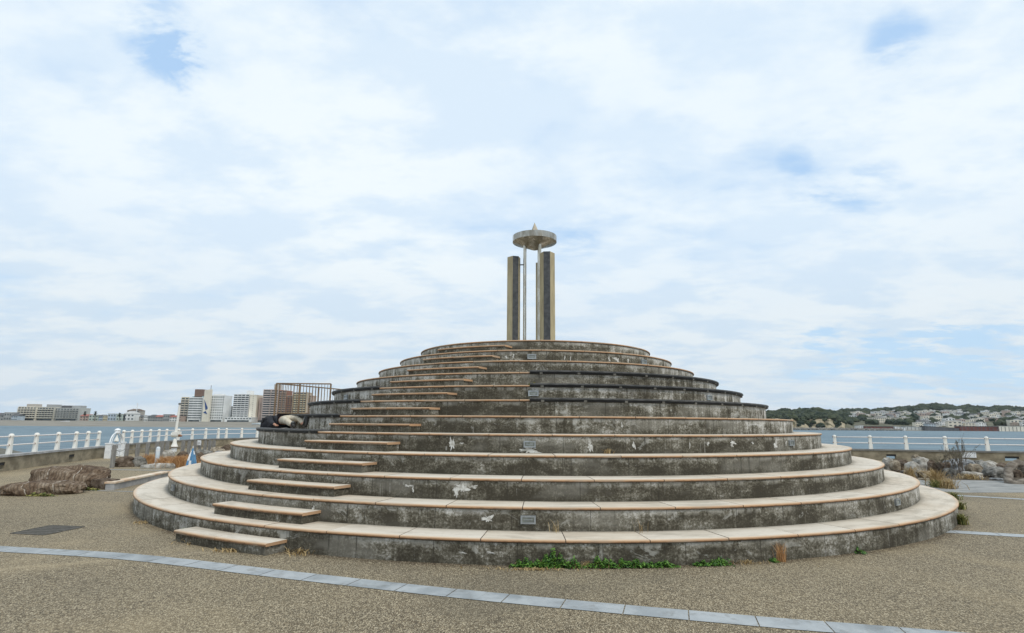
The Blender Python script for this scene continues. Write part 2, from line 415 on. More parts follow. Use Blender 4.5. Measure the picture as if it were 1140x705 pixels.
def m_cliff():
    t = material('sandstone cliff', .95, 0, .2)
    n = t.noise(t.mapping(t.obj, (.09, .09, .22)), 1, 7, .65, .6)
    col = t.ramp(n, [(.36, (.05, .06, .035)), (.46, (.16, .14, .09)), (.53, (.34, .29, .20)), (.68, (.46, .41, .30))])
    t.put(t.b.inputs['Base Color'], col); return t.m
M['cliff'] = m_cliff()
def m_leaf(name, a, b, rough=.6, scale=4):
    t = material(name, rough, 0, .3)
    n = t.noise(t.obj, scale, 4, .6)
    k = t.math('ADD', t.math('MULTIPLY', n, .5), t.math('MULTIPLY', t.attr('tint').outputs['Fac'], .5))
    t.put(t.b.inputs['Base Color'], t.mix(t.rng(k, .3, .7), a, b)); return t.m
M['forest'] = m_leaf('dark evergreen canopy', (.016, .028, .018), (.050, .062, .032), .9, .15)
M['weed'] = m_leaf('fresh green leaves', (.020, .07, .012), (.12, .25, .035), .5, 12)
M['straw'] = m_leaf('dry straw grass', (.30, .20, .085), (.50, .38, .20), .8, 6)
M['rust_grass'] = m_leaf('rust coloured dry grass', (.36, .17, .065), (.58, .36, .17), .8, 6)
M['olive'] = m_leaf('yellowing green grass', (.09, .12, .03), (.28, .25, .08), .7, 8)
M['twig'] = simple('bare twig bark', (.12, .10, .08), (.22, .185, .15), 9, .9)
M['driftwood'] = simple('bleached driftwood', (.24, .21, .175), (.11, .09, .07), 5, .9, stretch=(1, 1, 3), bump=.6, bscale=25)
M['leaf_dark'] = m_leaf('olive shrub twigs', (.06, .06, .035), (.14, .12, .075), .8, 8)

# ------------------------------------------------------------------ plaza, water, far land
WL = [(-14.5, 2), (-17.2, 12), (-20.1, 24), (-21.15, 27.7), (-22.4, 33.0)]         # left wall up to the gate
WL2 = [(-22.75, 34.3), (-23.5, 38.0), (-24.2, 42.0), (-24.3, 46.5), (-23.4, 50.2), (-21.6, 53.0), (-17.5, 55.5), (-9, 56), (0, 52), (10, 45), (15.2, 39.6), (18.4, 36.6), (21.6, 35.85), (29.0, 33.9), (36, 31.9), (46, 29)]
poly = [(-14.5, -55)]+WL+WL2+[(60, 24), (60, -55)]
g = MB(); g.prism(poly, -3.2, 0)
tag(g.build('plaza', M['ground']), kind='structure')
g = MB(); g.add([(-3000, -3000, -2.5), (3000, -3000, -2.5), (3000, 3000, -2.5), (-3000, 3000, -2.5)], [(0, 1, 2, 3)])
tag(g.build('sea', M['water']), kind='structure')
# quay outside the left wall
g = MB()
q = [(-14.8, 2), (-20.5, 24), (-22.7, 32), (-33, 43), (-48, 60), (-66, 76), (-95, 86), (-110, 40), (-60, 2)]
g.prism(q, -3.0, -1.35)
tag(g.build('breakwater', M['breakwater']), kind='structure')
# left beach and land behind
g = MB(); vs = []; nx = 60
rows = [(0, -2.7), (20, -2.0), (60, -.2), (100, 1.35), (104, 1.7), (420, 2.0), (2200, 3.0)]
for i in range(nx+1):
    x = -900+i*1400/nx; y0 = 455+10*math.sin(x*.008)+ (max(0, x+120)*.5)
    for dy, z in rows: vs.append((x*(1+dy/1500), y0+dy, z))
fs = []
for i in range(nx):
    for j in range(len(rows)-1):
        a = i*len(rows)+j; fs.append((a, a+len(rows), a+len(rows)+1, a+1))
b = MB(); b.add(vs, fs)
for fi, f in enumerate(b.f):
    if fi % (len(rows)-1) >= 4: b.m[fi] = 1
tag(b.build('beach', [M['sand'], M['land']]), kind='structure')

# paving strips on the plaza
def strip(name, pts, wd, plen, mat, z=.006, gap=.012):
    b = MB(); pts = [Vector((x, y)) for x, y in pts]
    # resample with Catmull-Rom
    S = []
    for i in range(len(pts)-1):
        p0, p1, p2, p3 = pts[max(i-1, 0)], pts[i], pts[i+1], pts[min(i+2, len(pts)-1)]
        for k in range(40):
            t = k/40; S.append(.5*((2*p1)+(p2-p0)*t+(2*p0-5*p1+4*p2-p3)*t*t+(3*p1-p0-3*p2+p3)*t**3))
    S.append(pts[-1]); D = [0]
    for a, c in zip(S, S[1:]): D.append(D[-1]+(c-a).length)
    def P(s):
        for i in range(len(D)-1):
            if D[i+1] >= s: return S[i].lerp(S[i+1], (s-D[i])/max(D[i+1]-D[i], 1e-6))
        return S[-1]
    s = 0
    while s < D[-1]-.05:
        e = min(s+plen-gap, D[-1]); n = 3
        L = []; Rr = []
        for k in range(n+1):
            q = P(s+(e-s)*k/n); dd = (P(min(q and s+(e-s)*k/n+.03, D[-1]))-P(max(s+(e-s)*k/n-.03, 0))).normalized()
            nn = Vector((-dd.y, dd.x)); j = random.uniform(-.003, .003)
            L.append(q+nn*(wd/2+j)); Rr.append(q-nn*(wd/2+j))
        o = b.add([(q.x, q.y, z) for q in L+Rr], [(n+1+k, n+2+k, k+1, k) for k in range(n)])
        tv = random.random()
        for k in range(n): b.c[len(b.f)-1-k] = tv*.6
        s += plen
    # dark bed under the gaps
    return tag(b.build(name, mat), kind='structure')
strip('paver_strip', [(-12.5, 10.55), (-8.02, 9.67), (-5.62, 9.17), (-2.96, 8.22), (-.3, 7.31), (2.54, 6.5), (3.8, 6.2), (7, 5.4), (11, 4.8)], .34, .68, M['paver'])
strip('paver_strip', [(7.3, 12.2), (8.55, 11.8), (9.6, 11.4), (12, 10.5), (17, 8.6)], .36, .68, M['paver'])
strip('paver_strip', [(11.3, 18.3), (12.7, 17.95), (13.4, 17.7), (14.5, 17.0), (18, 14.6)], .3, .68, M['paver'])
strip('paver_strip', [(-18.5, 18.1), (-15.03, 17.77), (-12.39, 17.55), (-10.7, 17.3)], .14, 1.2, M['grey_paving'])
strip('paver_strip', [(-19.5, 25.2), (-16.5, 24.9), (-13.0, 24.6)], .3, 1.2, M['grey_paving'])
g = MB()
g.add([(x, y, .004) for x, y in ((12.6, 19.3), (14.0, 18.6), (16.6, 18.8), (19.5, 19.6), (19.0, 23.2), (16.5, 23.4), (14.5, 22.6), (13.2, 21.0))], [tuple(range(8))])
tag(g.build('grey_path', M['grey_paving']), kind='structure')
# access cover
b = MB()
A = [(-8.95, 10.94), (-8.23, 10.81), (-8.13, 11.66), (-8.88, 11.78)]
b.prism(A, -.02, .006); cx = sum(a[0] for a in A)/4; cy = sum(a[1] for a in A)/4
fr = MB()
for k in range(4):
    a, c = Vector(A[k]), Vector(A[(k+1) % 4]); mid = (a+c)/2; dd = c-a
    fr.box((mid.x, mid.y, .003), (dd.length-.04, .035, .014), math.atan2(dd.y, dd.x))
for k in range(5):
    a = Vector(A[0]).lerp(Vector(A[3]), (k+1)/6); c = Vector(A[1]).lerp(Vector(A[2]), (k+1)/6); mid = (a+c)/2
    fr.box((mid.x, mid.y, .006), ((c-a).length-.12, .012, .008), math.atan2((c-a).y, (c-a).x))
r = empty('access_cover', (0, 0, 0), 'flat dark square access cover set in the paving left of the steps', 'access cover')
b.build('plate', M['cover'], r); fr.build('frame', M['cover'], r)

# ------------------------------------------------------------------ the stepped monument
CX, CY = .794, 20.09
H = .36
def RR(i): return 11.322-.6744*(i-1)
def azp(az, r):      # azimuth measured from the camera side, positive to the right
    a = math.radians(az); return (r*math.sin(a), -r*math.cos(a))
mon = empty('stepped_monument', (CX, CY, 0), 'big round stepped stone platform of twelve stained concrete tiers with cream treads', 'monument')
rnd = random.Random(3)
SEATS = {5: [(-110, -36.0)], 6: [(-110, -37.0)], 7: [(-112, -38.0), (-3.1, 112)], 8: [(-115, -39.2), (-3.2, 115)], 9: [(-3.4, 118)]}
TH = .048
def riser_mesh(r, z0, z1, tier, a0=-180, a1=180, n=300):
    b = MB()
    for k in range(n):
        A0, A1 = a0+(a1-a0)*k/n, a0+(a1-a0)*(k+1)/n
        p0, p1 = azp(A0, r), azp(A1, r)
        b.add([(*p0, z0), (*p1, z0), (*p1, z1), (*p0, z1)], [(0, 1, 2, 3)])
        u0, u1 = math.radians(A0)*r+tier*17.3, math.radians(A1)*r+tier*17.3
        vb = tier*10
        b.uv[len(b.f)-1] = [(u0, vb), (u1, vb), (u1, vb+z1-z0), (u0, vb+z1-z0)]
        am = abs((A0+A1)/2); wsh = .30+.62*max(0, min(1, (am-25)/50))
        if tier in (6, 7, 8): wsh += .26 if (A0 > -4 or A0 < -39) else 0
        if tier >= 9: wsh += .12
        if tier in (1, 2): wsh += .12
        b.c[len(b.f)-1] = wsh
    return b
LIGHTS = {11: [(-3.2), 41.0], 8: [-2.5, 40.8, -54.9], 5: [-2.9, 40.5], 2: [-2.8, 40.1, -52]}
CHALK = {  # tier: [(azimuth, height fraction, w, h, seed)]
 2: [(-6.2, .55, .14, .12, 1), (-23, .6, .05, .12, 2)],
 3: [(-9.5, .62, .20, .2, 3), (-10.0, .4, .06, .2, 9), (-15, .65, .12, .05, 4), (-14.5, .5, .03, .12, 5), (-8.2, .7, .14, .05, 6)],
 5: [(-13.2, .5, .09, .28, 7), (-11.8, .55, .05, .04, 8), (4.9, .5, .09, .28, 10), (10.8, .5, .06, .14, 11), (26.5, .65, .13, .08, 12), (26.3, .5, .05, .14, 13), (36, .5, .10, .28, 14), (39, .55, .07, .1, 15), (30.5, .6, .07, .05, 30), (22, .6, .06, .08, 31), (19, .5, .02, .16, 32), (-2.9, .18, .34, .14, 33)],
 6: [(11, .6, .03, .16, 16), (39.0, .7, .38, .05, 17), (36.8, .66, .08, .06, 18)],
 11: [(-12, .55, .08, .07, 19), (-9.5, .6, .05, .1, 20), (-15, .5, .10, .05, 21), (8, .5, .04, .1, 22), (10, .45, .03, .12, 23), (27, .62, .22, .06, 24), (28, .5, .10, .14, 25), (33, .5, .06, .1, 26), (24.5, .55, .06, .12, 27), (-33, .5, .3, .08, 28)],
 1: [(-5.5, .55, .12, .03, 29), (-7.5, .5, .08, .02, 34)],
}
def chalk_patches(b, tier, r, z0):
    for (az, hf, wd, hg, sd) in CHALK.get(tier, ()):
        rg = random.Random(sd); n = 40 if wd < .3 else 64
        vs = []; cz = z0+hf*(H-TH)
        ph = [rg.uniform(0, 6) for _ in range(6)]
        for k in range(n):
            t = 2*PI*k/n
            rr = .62+.20*math.sin(2*t+ph[0])+.16*math.sin(3*t+ph[1])+.15*math.sin(5*t+ph[2])+.12*math.sin(9*t+ph[3])+.08*math.sin(14*t+ph[4])
            x, z = wd/2*math.cos(t)*rr*1.5, hg/2*math.sin(t)*rr*1.3
            a = az+math.degrees(x/r); q = azp(a, r+.004)
            vs.append((*q, max(z0+.004, min(z0+H-TH-.01, cz+z))))
        q = azp(az, r+.004); vs.append((*q, cz))
        b.add(vs, [(k, (k+1) % n, n) for k in range(n)], 1)
def arc_tiles(b, rin, rout, ztop, th, a0, a1, tl, rnd, gap=.013, sides=True):
    """tiles with a rounded nose; v coordinate runs up the nose and inward"""
    L = math.radians(a1-a0)*rout; n = max(1, round(L/tl)); sub = max(2, int(abs(a1-a0)/n/1.2)+1)
    prof = [(rin, ztop-th, -1), (rout-.03, ztop-th, -.02), (rout-.008, ztop-th+.004, .0), (rout, ztop-th+.012, .012), (rout, ztop-.014, .044), (rout-.006, ztop-.004, .058), (rout-.018, ztop, .07), (rout-.2, ztop, .25), (rin, ztop, .07+rout-.018-rin)]
    for k in range(n):
        g_ = math.degrees(gap/rout/2)
        s, e = a0+(a1-a0)*k/n+g_, a0+(a1-a0)*(k+1)/n-g_
        tv = rnd.random(); off = rnd.uniform(0, 50)
        vs = []; dz = rnd.uniform(-.0015, .0015)
        for j in range(sub+1):
            A = s+(e-s)*j/sub
            for (r, z, v) in prof: vs.append((*azp(A, r), z+dz))
        fs = []; uvs = []; P = len(prof)
        for j in range(sub):
            u0, u1 = off+math.radians(s+(e-s)*j/sub)*rout, off+math.radians(s+(e-s)*(j+1)/sub)*rout
            for q in range(1, P-1):
                fs.append((j*P+q, (j+1)*P+q, (j+1)*P+q+1, j*P+q+1))
                uvs.append([(u0, prof[q][2]), (u1, prof[q][2]), (u1, prof[q+1][2]), (u0, prof[q+1][2])])
            fs.append((j*P, (j+1)*P, (j+1)*P+1, j*P+1)); uvs.append([(u0, 0)]*4)
        for j in (0, sub):
            f = tuple(j*P+q for q in range(P)); fs.append(f if j == 0 else f[::-1]); uvs.append([(off, .02)]*P)
        base = len(b.f); b.add(vs, fs)
        for q, uvv in enumerate(uvs): b.uv[base+q] = uvv; b.c[base+q] = tv
for i in range(1, 13):
    r = RR(i); zt = H*i; z0 = H*(i-1)
    rb = riser_mesh(r-.03, z0, zt-TH, i)
    chalk_patches(rb, i, r-.03, z0)
    t_ = rb.build('tier', [M['riser'], M['chalk']], mon, smooth=False)
    tl = MB(); rin = RR(i+1)-.05 if i < 12 else .02
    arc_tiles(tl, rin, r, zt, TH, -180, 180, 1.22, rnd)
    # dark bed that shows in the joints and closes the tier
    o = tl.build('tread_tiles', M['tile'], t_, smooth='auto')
    bed = MB(); bed.lathe([(rin, zt-TH-.001), (r-.012, zt-TH-.001), (r-.012, zt-.012), (rin, zt-.012)], 240)
    bed.build('mortar_bed', M['joint'], t_)
    for (a0, a1) in SEATS.get(i, ()):
        sb = MB(); nb = max(1, round(math.radians(a1-a0)*r/1.8))
        for k in range(nb):
            s, e = a0+(a1-a0)*k/nb+.03, a0+(a1-a0)*(k+1)/nb-.03; sub = 6
            for (ri, ro) in ((r-.33, r-.145), (r-.135, r+.055)):
                vs = []
                for j in range(sub+1):
                    A = s+(e-s)*j/sub
                    for (rr_, z_) in ((ri, zt+.004), (ro, zt+.004), (ro, zt-.01), (ro, zt+.06), (ri, zt+.06)):
                        pass
                    lo = zt-.012 if ro > r else zt+.004
                    q0, q1 = azp(A, ri), azp(A, ro)
                    vs += [(*q0, zt+.004), (*azp(A, ro), zt+.004), (*q1, zt+.034), (*azp(A, ro-.008), zt+.040), (*q0, zt+.040)]
                fs = []
                for j in range(sub):
                    for q in range(5):
                        q2 = (q+1) % 5; fs.append((j*5+q, (j+1)*5+q, (j+1)*5+q2, j*5+q2))
                fs += [(4, 3, 2, 1, 0), tuple(sub*5+q for q in range(5))]
                sb.add(vs, fs)
        st = sb.build('seat_boards', M['seat'], t_)
        bk = MB(); nb = int(math.radians(a1-a0)*r/.92)
        for k in range(nb+1):
            A = a0+(a1-a0)*(k+.3)/(nb+.6); q = azp(A, r+.014)
            bk.box((q[0], q[1], zt-.026), (.07, .05, .045), math.radians(A), 0)
        # black strip added as the painted shadow gap under the boards
        sub = 60
        vs = []
        for j in range(sub+1):
            A = a0+(a1-a0)*j/sub
            for (rr_, z_) in ((r+.002, zt+.003), (r+.032, zt+.003), (r+.032, zt-.028), (r+.002, zt-.05)): vs.append((*azp(A, rr_), z_))
        bk.add(vs, [(j*4+q, (j+1)*4+q, (j+1)*4+(q+1) % 4, j*4+(q+1) % 4) for j in range(sub) for q in range(4)], 1)
        bk.build('seat_brackets', [M['riser_plain'], M['void']], t_)
    for az in LIGHTS.get(i, ()):
        lb = MB(); w_, h_ = .235, .125; a = math.radians(az); q = azp(az, r-.03+.012); zc = z0+.17
        lb.box((q[0], q[1], zc+h_/2-.013), (w_, .05, .026), a); lb.box((q[0], q[1], zc-h_/2+.013), (w_, .05, .026), a)
        for s in (-1, 1):
            lb.box((q[0]+s*math.cos(a)*(w_/2-.013), q[1]+s*math.sin(a)*(w_/2-.013), zc), (.026, .05, h_-.053), a)
        lb.box((q[0], q[1], zc), (w_-.054, .022, h_-.054), a, 1)
        lb.box((q[0]-math.sin(a)*-.014, q[1]-math.cos(a)*.014, zc), (w_-.10, .006, .012), a, 0)
        lb.build('wall_light', [M['lamp_frame'], M['lens']], t_)
# half-height steps of the stair, up the left front
SAZ = -28.0
sa = math.radians(SAZ); U = Vector((math.sin(sa), -math.cos(sa))); V = Vector((math.cos(sa), math.sin(sa)))
for k in range(12):
    r = RR(k+1)+.37; z1 = H*(k+.5); z0 = H*k; sL, sR = -1.19, 1.09
    rin = RR(k+1)-.02
    def edge(rr, s): return U*math.sqrt(rr*rr-s*s)+V*s
    b = MB(); n = 10
    fr = [edge(r-.03, sL+.03+(sR-sL-.06)*j/n) for j in range(n+1)]; bk = [edge(rin-.03, sL+.03+(sR-sL-.06)*j/n) for j in range(n+1)]
    outline = fr+bk[::-1]
    N = len(outline)
    o0 = b.add([(q.x, q.y, z0) for q in outline]+[(q.x, q.y, z1-TH) for q in outline], [(j, (j+1) % N, N+(j+1) % N, N+j) for j in range(N)])
    acc = 0
    for j in range(N):
        dl = (outline[(j+1) % N]-outline[j]).length
        b.uv[j] = [(acc+k*7.1, 300+k*10), (acc+dl+k*7.1, 300+k*10), (acc+dl+k*7.1, 300+k*10+.125), (acc+k*7.1, 300+k*10+.125)]; acc += dl
        b.c[j] = .42
    stp = b.build('step', M['riser'], mon)
    # tiles on top: straight side cuts, bull-nose front
    tb = MB(); nt = 2
    for q in range(nt):
        s0 = sL+(sR-sL)*q/nt+(.004 if q else 0); s1 = sL+(sR-sL)*(q+1)/nt-(.004 if q < nt-1 else 0); m_ = 6
        prof = [(0, -TH, 0.), (0, -.014, .042), (-.008, -.003, .058), (-.02, 0, .07), (-.3, 0, .35), (None, 0, .42)]
        vs = []
        for j in range(m_+1):
            s = s0+(s1-s0)*j/m_
            for (dr, dz, v_) in prof:
                e = edge(r+dr if dr is not None else rin-.02, s); vs.append((e.x, e.y, z1+dz))
        fs = []; uvs = []; P = len(prof); off = rnd.uniform(0, 60); tv = rnd.random()
        for j in range(m_):
            for a_ in range(P-1):
                fs.append((j*P+a_, (j+1)*P+a_, (j+1)*P+a_+1, j*P+a_+1))
                u0, u1 = off+(s1-s0)*j/m_, off+(s1-s0)*(j+1)/m_
                uvs.append([(u0, prof[a_][2]), (u1, prof[a_][2]), (u1, prof[a_+1][2]), (u0, prof[a_+1][2])])
        # side faces (terracotta edge as well)
        for j, fl in ((0, 0), (m_, 1)):
            eb = edge(rin-.02, s0+(s1-s0)*j/m_); ib = len(vs); vs.append((eb.x, eb.y, z1-TH))
            f = tuple(j*P+a_ for a_ in range(P))+(ib,)
            fs.append(f[::-1] if fl == 0 else f); uvs.append([(off, .04)]*(P+1))
        base = len(tb.f); tb.add(vs, fs)
        for a_, uu in enumerate(uvs): tb.uv[base+a_] = uu; tb.c[base+a_] = tv
    tb.build('step_tiles', M['tile'], stp)

# rear landing that carries the brown guard rail
A0 = at(308, 427, 23.0); A1 = at(368.5, 427, 23.05)
ztop = A0.z; B1 = at(384, 434, 2+0); 
Yb = (ztop-EYE)/(ray(386, 434.3).z/ray(386, 434.3).y); B1 = at(386, 434.3, Yb)
zl = 2.22
b = MB(); b.prism([(A0.x+.02-CX, A0.y-.02-CY), (A1.x+1.5-CX, A1.y-CY), (B1.x+1.5-CX, B1.y+.3-CY), (B1.x-CX, B1.y+.3-CY)], 0, zl)
for fi in range(len(b.f)): b.c[fi] = .5; b.uv[fi] = [(0, 400), (2, 400), (2, 402), (0, 402)]
b.build('rear_landing', M['riser'], mon)
gr = empty('guard_railing', (A0.x, A0.y, zl), 'brown steel guard railing with upright bars behind the lying person', 'railing')
def loc(p): return (p[0]-A0.x, p[1]-A0.y, p[2]-zl)
def railing_run(P0, P1, nbars, posts):
    r1 = MB(); hh = ztop-zl
    for z, rr_ in ((hh, .026), (.12, .018)):
        r1.tube([(P0.x-A0.x, P0.y-A0.y, z), (P1.x-A0.x, P1.y-A0.y, z)], rr_, 8)
        r1.build('rail', M['brown_metal'], gr); r1 = MB()
    for t in posts:
        q = P0.lerp(P1, t); pb = MB(); pb.box((q.x-A0.x, q.y-A0.y, hh/2), (.055, .055, hh)); pb.build('post', M['brown_metal'], gr)
    for k in range(nbars):
        t = (k+1)/(nbars+1)
        if min(abs(t-p_) for p_ in posts) < .4/(nbars+1): continue
        q = P0.lerp(P1, t); pb = MB(); pb.tube([(q.x-A0.x, q.y-A0.y, .12), (q.x-A0.x, q.y-A0.y, hh)], .010, 6); pb.build('baluster', M['brown_metal'], gr)
railing_run(A0, A1, 17, (0, .43, 1)); railing_run(A0, B1, 22, (.3, .56, 1))

# ------------------------------------------------------------------ torch sculpture on top
T0 = H*12
tor = empty('torch_sculpture', (CX, CY, T0), 'torch sculpture of three hexagonal pillars and steel poles under a round steel dish', 'sculpture')
for (x, y, rot) in ((.41, -.61, -6), (-.735, -.05, 15), (.30, .68, 20)):
    b = MB(); k_ = 1.1 if x > .35 else 1.0; zt = 7.83-T0
    hd = math.radians(rot); pt = Vector((0, 0)); ring = []
    for k in range(6):
        ring.append(pt.copy()); ln = (.205 if k % 2 == 0 else .275)*k_
        pt = pt+Vector((math.cos(hd), math.sin(hd)))*ln; hd += math.radians(60)
    cc = sum(ring, Vector((0, 0)))/6; ring = [q-cc+Vector((x, y)) for q in ring]
    for k in range(6):
        p0, p1 = ring[k], ring[(k+1) % 6]
        b.add([(*p0, 0), (*p1, 0), (*p1, zt), (*p0, zt)], [(0, 1, 2, 3)], 1 if k % 2 == 0 else 0)
    b.add([(*q, zt) for q in ring], [tuple(range(6))], 0)
    b.build('pillar', [M['gold_stone'], M['black_stone']], tor)
for (x, y) in ((-.35, -.08), (.175, .3), (.17, -.29)):
    b = MB(); b.tube([(x, y, 0), (x, y, 8.36-T0)], .058, 14); b.lathe([(.11, 0), (.11, .03), (.06, .05)], 14, (x, y, 0)); b.build('pole', M['steel'], tor, smooth='auto')
b = MB(); b.tube([(-.56, -.06, 7.56-T0), (-.38, -.08, 7.56-T0)], .022, 8); b.build('brace', M['black_stone'], tor)
b = MB(); z = 8.41-T0
b.lathe([(.001, z-.30), (.10, z-.27), (.42, z-.14), (.775, z), (.79, z), (.79, z+.215), (.775, z+.215), (.75, z+.17), (.001, z+.19)], 64)
b.build('dish', M['dish'], tor, smooth='auto')
b = MB()
for k in range(4):
    a0 = PI/4+k*PI/2+.3; a1 = a0+PI/2; q = .25
    b.add([(q*math.cos(a0), q*math.sin(a0), z+.18), (q*math.cos(a1), q*math.sin(a1), z+.18), (0, 0, 9.17-T0)], [(0, 1, 2)])
b.build('flame_finial', M['gold_pale'], tor)

# ------------------------------------------------------------------ sea wall, coping, railings
def polylen(P):
    D = [0]
    for a, c in zip(P, P[1:]): D.append(D[-1]+(Vector(c)-Vector(a)).length)
    return D
def ppt(P, D, s):
    for i in range(len(D)-1):
        if D[i+1] >= s or i == len(D)-2:
            a, c = Vector(P[i]), Vector(P[i+1]); t = (s-D[i])/(D[i+1]-D[i]); return a.lerp(c, t), (c-a).normalized()
def wallrun(b, P, off, th, z0, z1, openings=(), mi=0):
    D = polylen(P); cuts = sorted(set([0, D[-1]]+D+[o for pr in openings for o in pr]))
    for s, e in zip(cuts, cuts[1:]):
        if e-s < .01: continue
        (p0, dd) = ppt(P, D, s+1e-4); (p1, _) = ppt(P, D, e-1e-4)
        n = Vector((-dd.y, dd.x)); mid = (p0+p1)/2+n*off; L = (p1-p0).length+.001; an = math.atan2(dd.y, dd.x)
        isop = any(o0-.01 <= s and e <= o1+.01 for o0, o1 in openings)
        if isop:
            b.box((mid.x, mid.y, (z0+.10)/2), (L, th, .10-z0), an, mi); b.box((mid.x, mid.y, (.36+z1)/2), (L, th, z1-.36), an, mi)
            mm = mid-n*(th/2-.05); b.box((mm.x, mm.y, .302), (L-.01, .06, .11), an, 1)
        else: b.box((mid.x, mid.y, (z0+z1)/2), (L+th*.0, th, z1-z0), an, mi)
def proj_s(P, px, py=500, z=.65):
    # arc length where the ray through px meets the wall line
    D = polylen(P); best = None
    for k in range(4001):
        s = D[-1]*k/4000; q, _ = ppt(P, D, s)
        if q.y < 5: continue
        r_ = ray(px, py); e = abs(q.x/q.y-r_.x/r_.y)
        if best is None or e < best[0]: best = (e, s)
    return best[1]
WH = .62
RWALL = WL2[-6:]
LWALL2 = WL2[:-5]
def section(P, name_label, rail_label, posts, ops, coping, sgn=1):
    root = empty('sea_wall', (*P[0], 0), name_label, 'wall')
    loc2 = [(x-P[0][0], y-P[0][1]) for x, y in P]
    b = MB(); wallrun(b, loc2, .14, .28, -.3, WH-.07, ops); b.build('wall', [M['wall'], M['void']], root)
    b = MB(); wallrun(b, loc2, .14, .38, WH-.07, WH+.02); b.build('coping', coping, root)
    rl = empty('sea_wall_railing', (*P[0], WH+.02), rail_label, 'railing')
    D = polylen(loc2)
    pm = None
    for s in posts:
        q, dd = ppt(loc2, D, s); n = Vector((-dd.y, dd.x)); q = q+n*.14
        if pm is None:
            pb = MB(); pb.box((0, 0, .34), (.19, .15, .68), 0, 0, .74)
            pb.lathe([(.085, .665), (.10, .70), (.10, .74), (.08, .79), (.04, .815), (.001, .82)], 12)
            for zz in (.36, .70): pb.tube([(-.115, 0, zz), (.115, 0, zz)], .034, 8, 1)
            pm = pb.build('post', [M['white'], M['rust']], rl, smooth='auto'); o = pm
        else:
            o = pm.copy(); COL.objects.link(o)
        o.location = (q.x, q.y, 0); o.rotation_euler.z = math.atan2(dd.y, dd.x)
    for zz in (.36, .70):
        b = MB(); pts = []
        s0, s1 = posts[0], posts[-1]
        ss = sorted(set([s0, s1]+[x for x in D if s0 < x < s1]))
        for s in ss:
            q, dd = ppt(loc2, D, s); n = Vector((-dd.y, dd.x)); q = q+n*.14; pts.append((q.x, q.y, zz))
        b.tube(pts, .027, 8); b.build('rail', M['rail'], rl, smooth=True)
    return root
pl = [proj_s(WL, x) for x in (15, 43, 67, 86.5, 99.5, 111.5)]
first = pl[0]
pl = [first-2.2*k for k in range(6, 0, -1)]+pl
ops = []
for (x0, x1) in ((-6, 6), (76, 82)):
    ops.append((proj_s(WL, x0, 515), proj_s(WL, x1, 515)))
section(WL, 'low concrete sea wall at the far left, ending at the white gate', 'white post and rail fence on the wall left of the white gate', pl, ops, M['coping'])
ps = [proj_s(LWALL2[:7], x) for x in (138.5, 148, 158.5, 168, 177.5, 186, 199, 214.5, 229, 243, 252, 268.6, 285.8)]
ps2 = []
for s in ps:
    if not ps2 or s-ps2[-1] > .5: ps2.append(s)
while ps2[-1] < polylen(LWALL2)[-1]-2.4: ps2.append(ps2[-1]+2.2)
ops = [(proj_s(LWALL2[:5], 136.5, 505), proj_s(LWALL2[:5], 139.5, 505)), (proj_s(LWALL2[:5], 164.5, 500), proj_s(LWALL2[:5], 167.5, 500))]
section(LWALL2, 'curving concrete sea wall between the white gate and the steps', 'white post and rail fence on the curving wall right of the white gate', ps2, [o for o in ops if o[1]-o[0] > .1], M['coping_dark'])
pr_ = [proj_s(RWALL, x, 500) for x in (931, 970.5, 1010.5, 1054.5, 1101)]
sp = pr_[-1]-pr_[-2]
pr_ += [pr_[-1]+sp*k for k in range(1, 6)]
ops = [(proj_s(RWALL, 987, 509), proj_s(RWALL, 998, 509)), (proj_s(RWALL, 1119, 512), proj_s(RWALL, 1135, 512))]
section(RWALL, 'concrete sea wall behind the boulders right of the steps', 'white post and rail fence on the wall right of the steps', pr_, ops, M['coping_dark'])
# notice on the right wall
sN = proj_s(RWALL, 1078.5, 506); D = polylen(RWALL); q, dd = ppt(RWALL, D, sN); n = Vector((-dd.y, dd.x))
b = MB(); an = math.atan2(dd.y, dd.x)
b.box((0, 0, 0), (.72, .02, .30), 0)
rg = random.Random(5)
for row in range(3):
    x = -.31
    while x < .29:
        w_ = rg.uniform(.03, .11)
        if rg.random() < .8: b.box((x+w_/2, -.012, .09-row*.09), (w_, .004, .028 if row else .045), 0, 1)
        x += w_+rg.uniform(.02, .05)
M['ink'] = simple('faded ink', (.28, .28, .30), (.45, .45, .46), 9)
o = b.build('notice_board', [M['bright_white'], M['ink']], None, loc=(q.x-n.x*.02, q.y-n.y*.02, .40)); o.rotation_euler.z = an
tag(o, 'small white notice with faded lettering on the wall behind the boulders', 'sign')

# white arched gate between the wall sections
G0 = gnd(119.5, 510.5); G1 = gnd(134.5, 508.2)
gt = empty('gate', (G0.x, G0.y, 0), 'white gate with arched tubes and lantern top in the sea wall gap', 'gate')
dv = (G1-G0); gl = dv.length; an = math.atan2(dv.y, dv.x); gt.rotation_euler.z = an; gt.scale.z = .88
for x in (0, gl):
    b = MB(); b.box((x, 0, .43), (.26, .26, .86)); b.box((x, 0, .89), (.32, .32, .07)); b.build('gate_post', M['bright_white'], gt)
b = MB()
for k in range(9):
    x = .16+(gl-.32)*k/8; b.tube([(x, 0, .06), (x, 0, .82)], .016, 6)
for z in (.08, .46, .82): b.tube([(.12, 0, z), (gl-.12, 0, z)], .024, 6)
rg = random.Random(9)
for k in range(12):
    x = rg.uniform(.25, gl-.25); z = rg.uniform(.16, .72); rr = rg.uniform(.06, .13)
    b.tube([(x+rr*math.cos(t*PI/5), 0, z+rr*math.sin(t*PI/5)) for t in range(11)], .014, 5)
b.build('gate_leaf', M['bright_white'], gt)
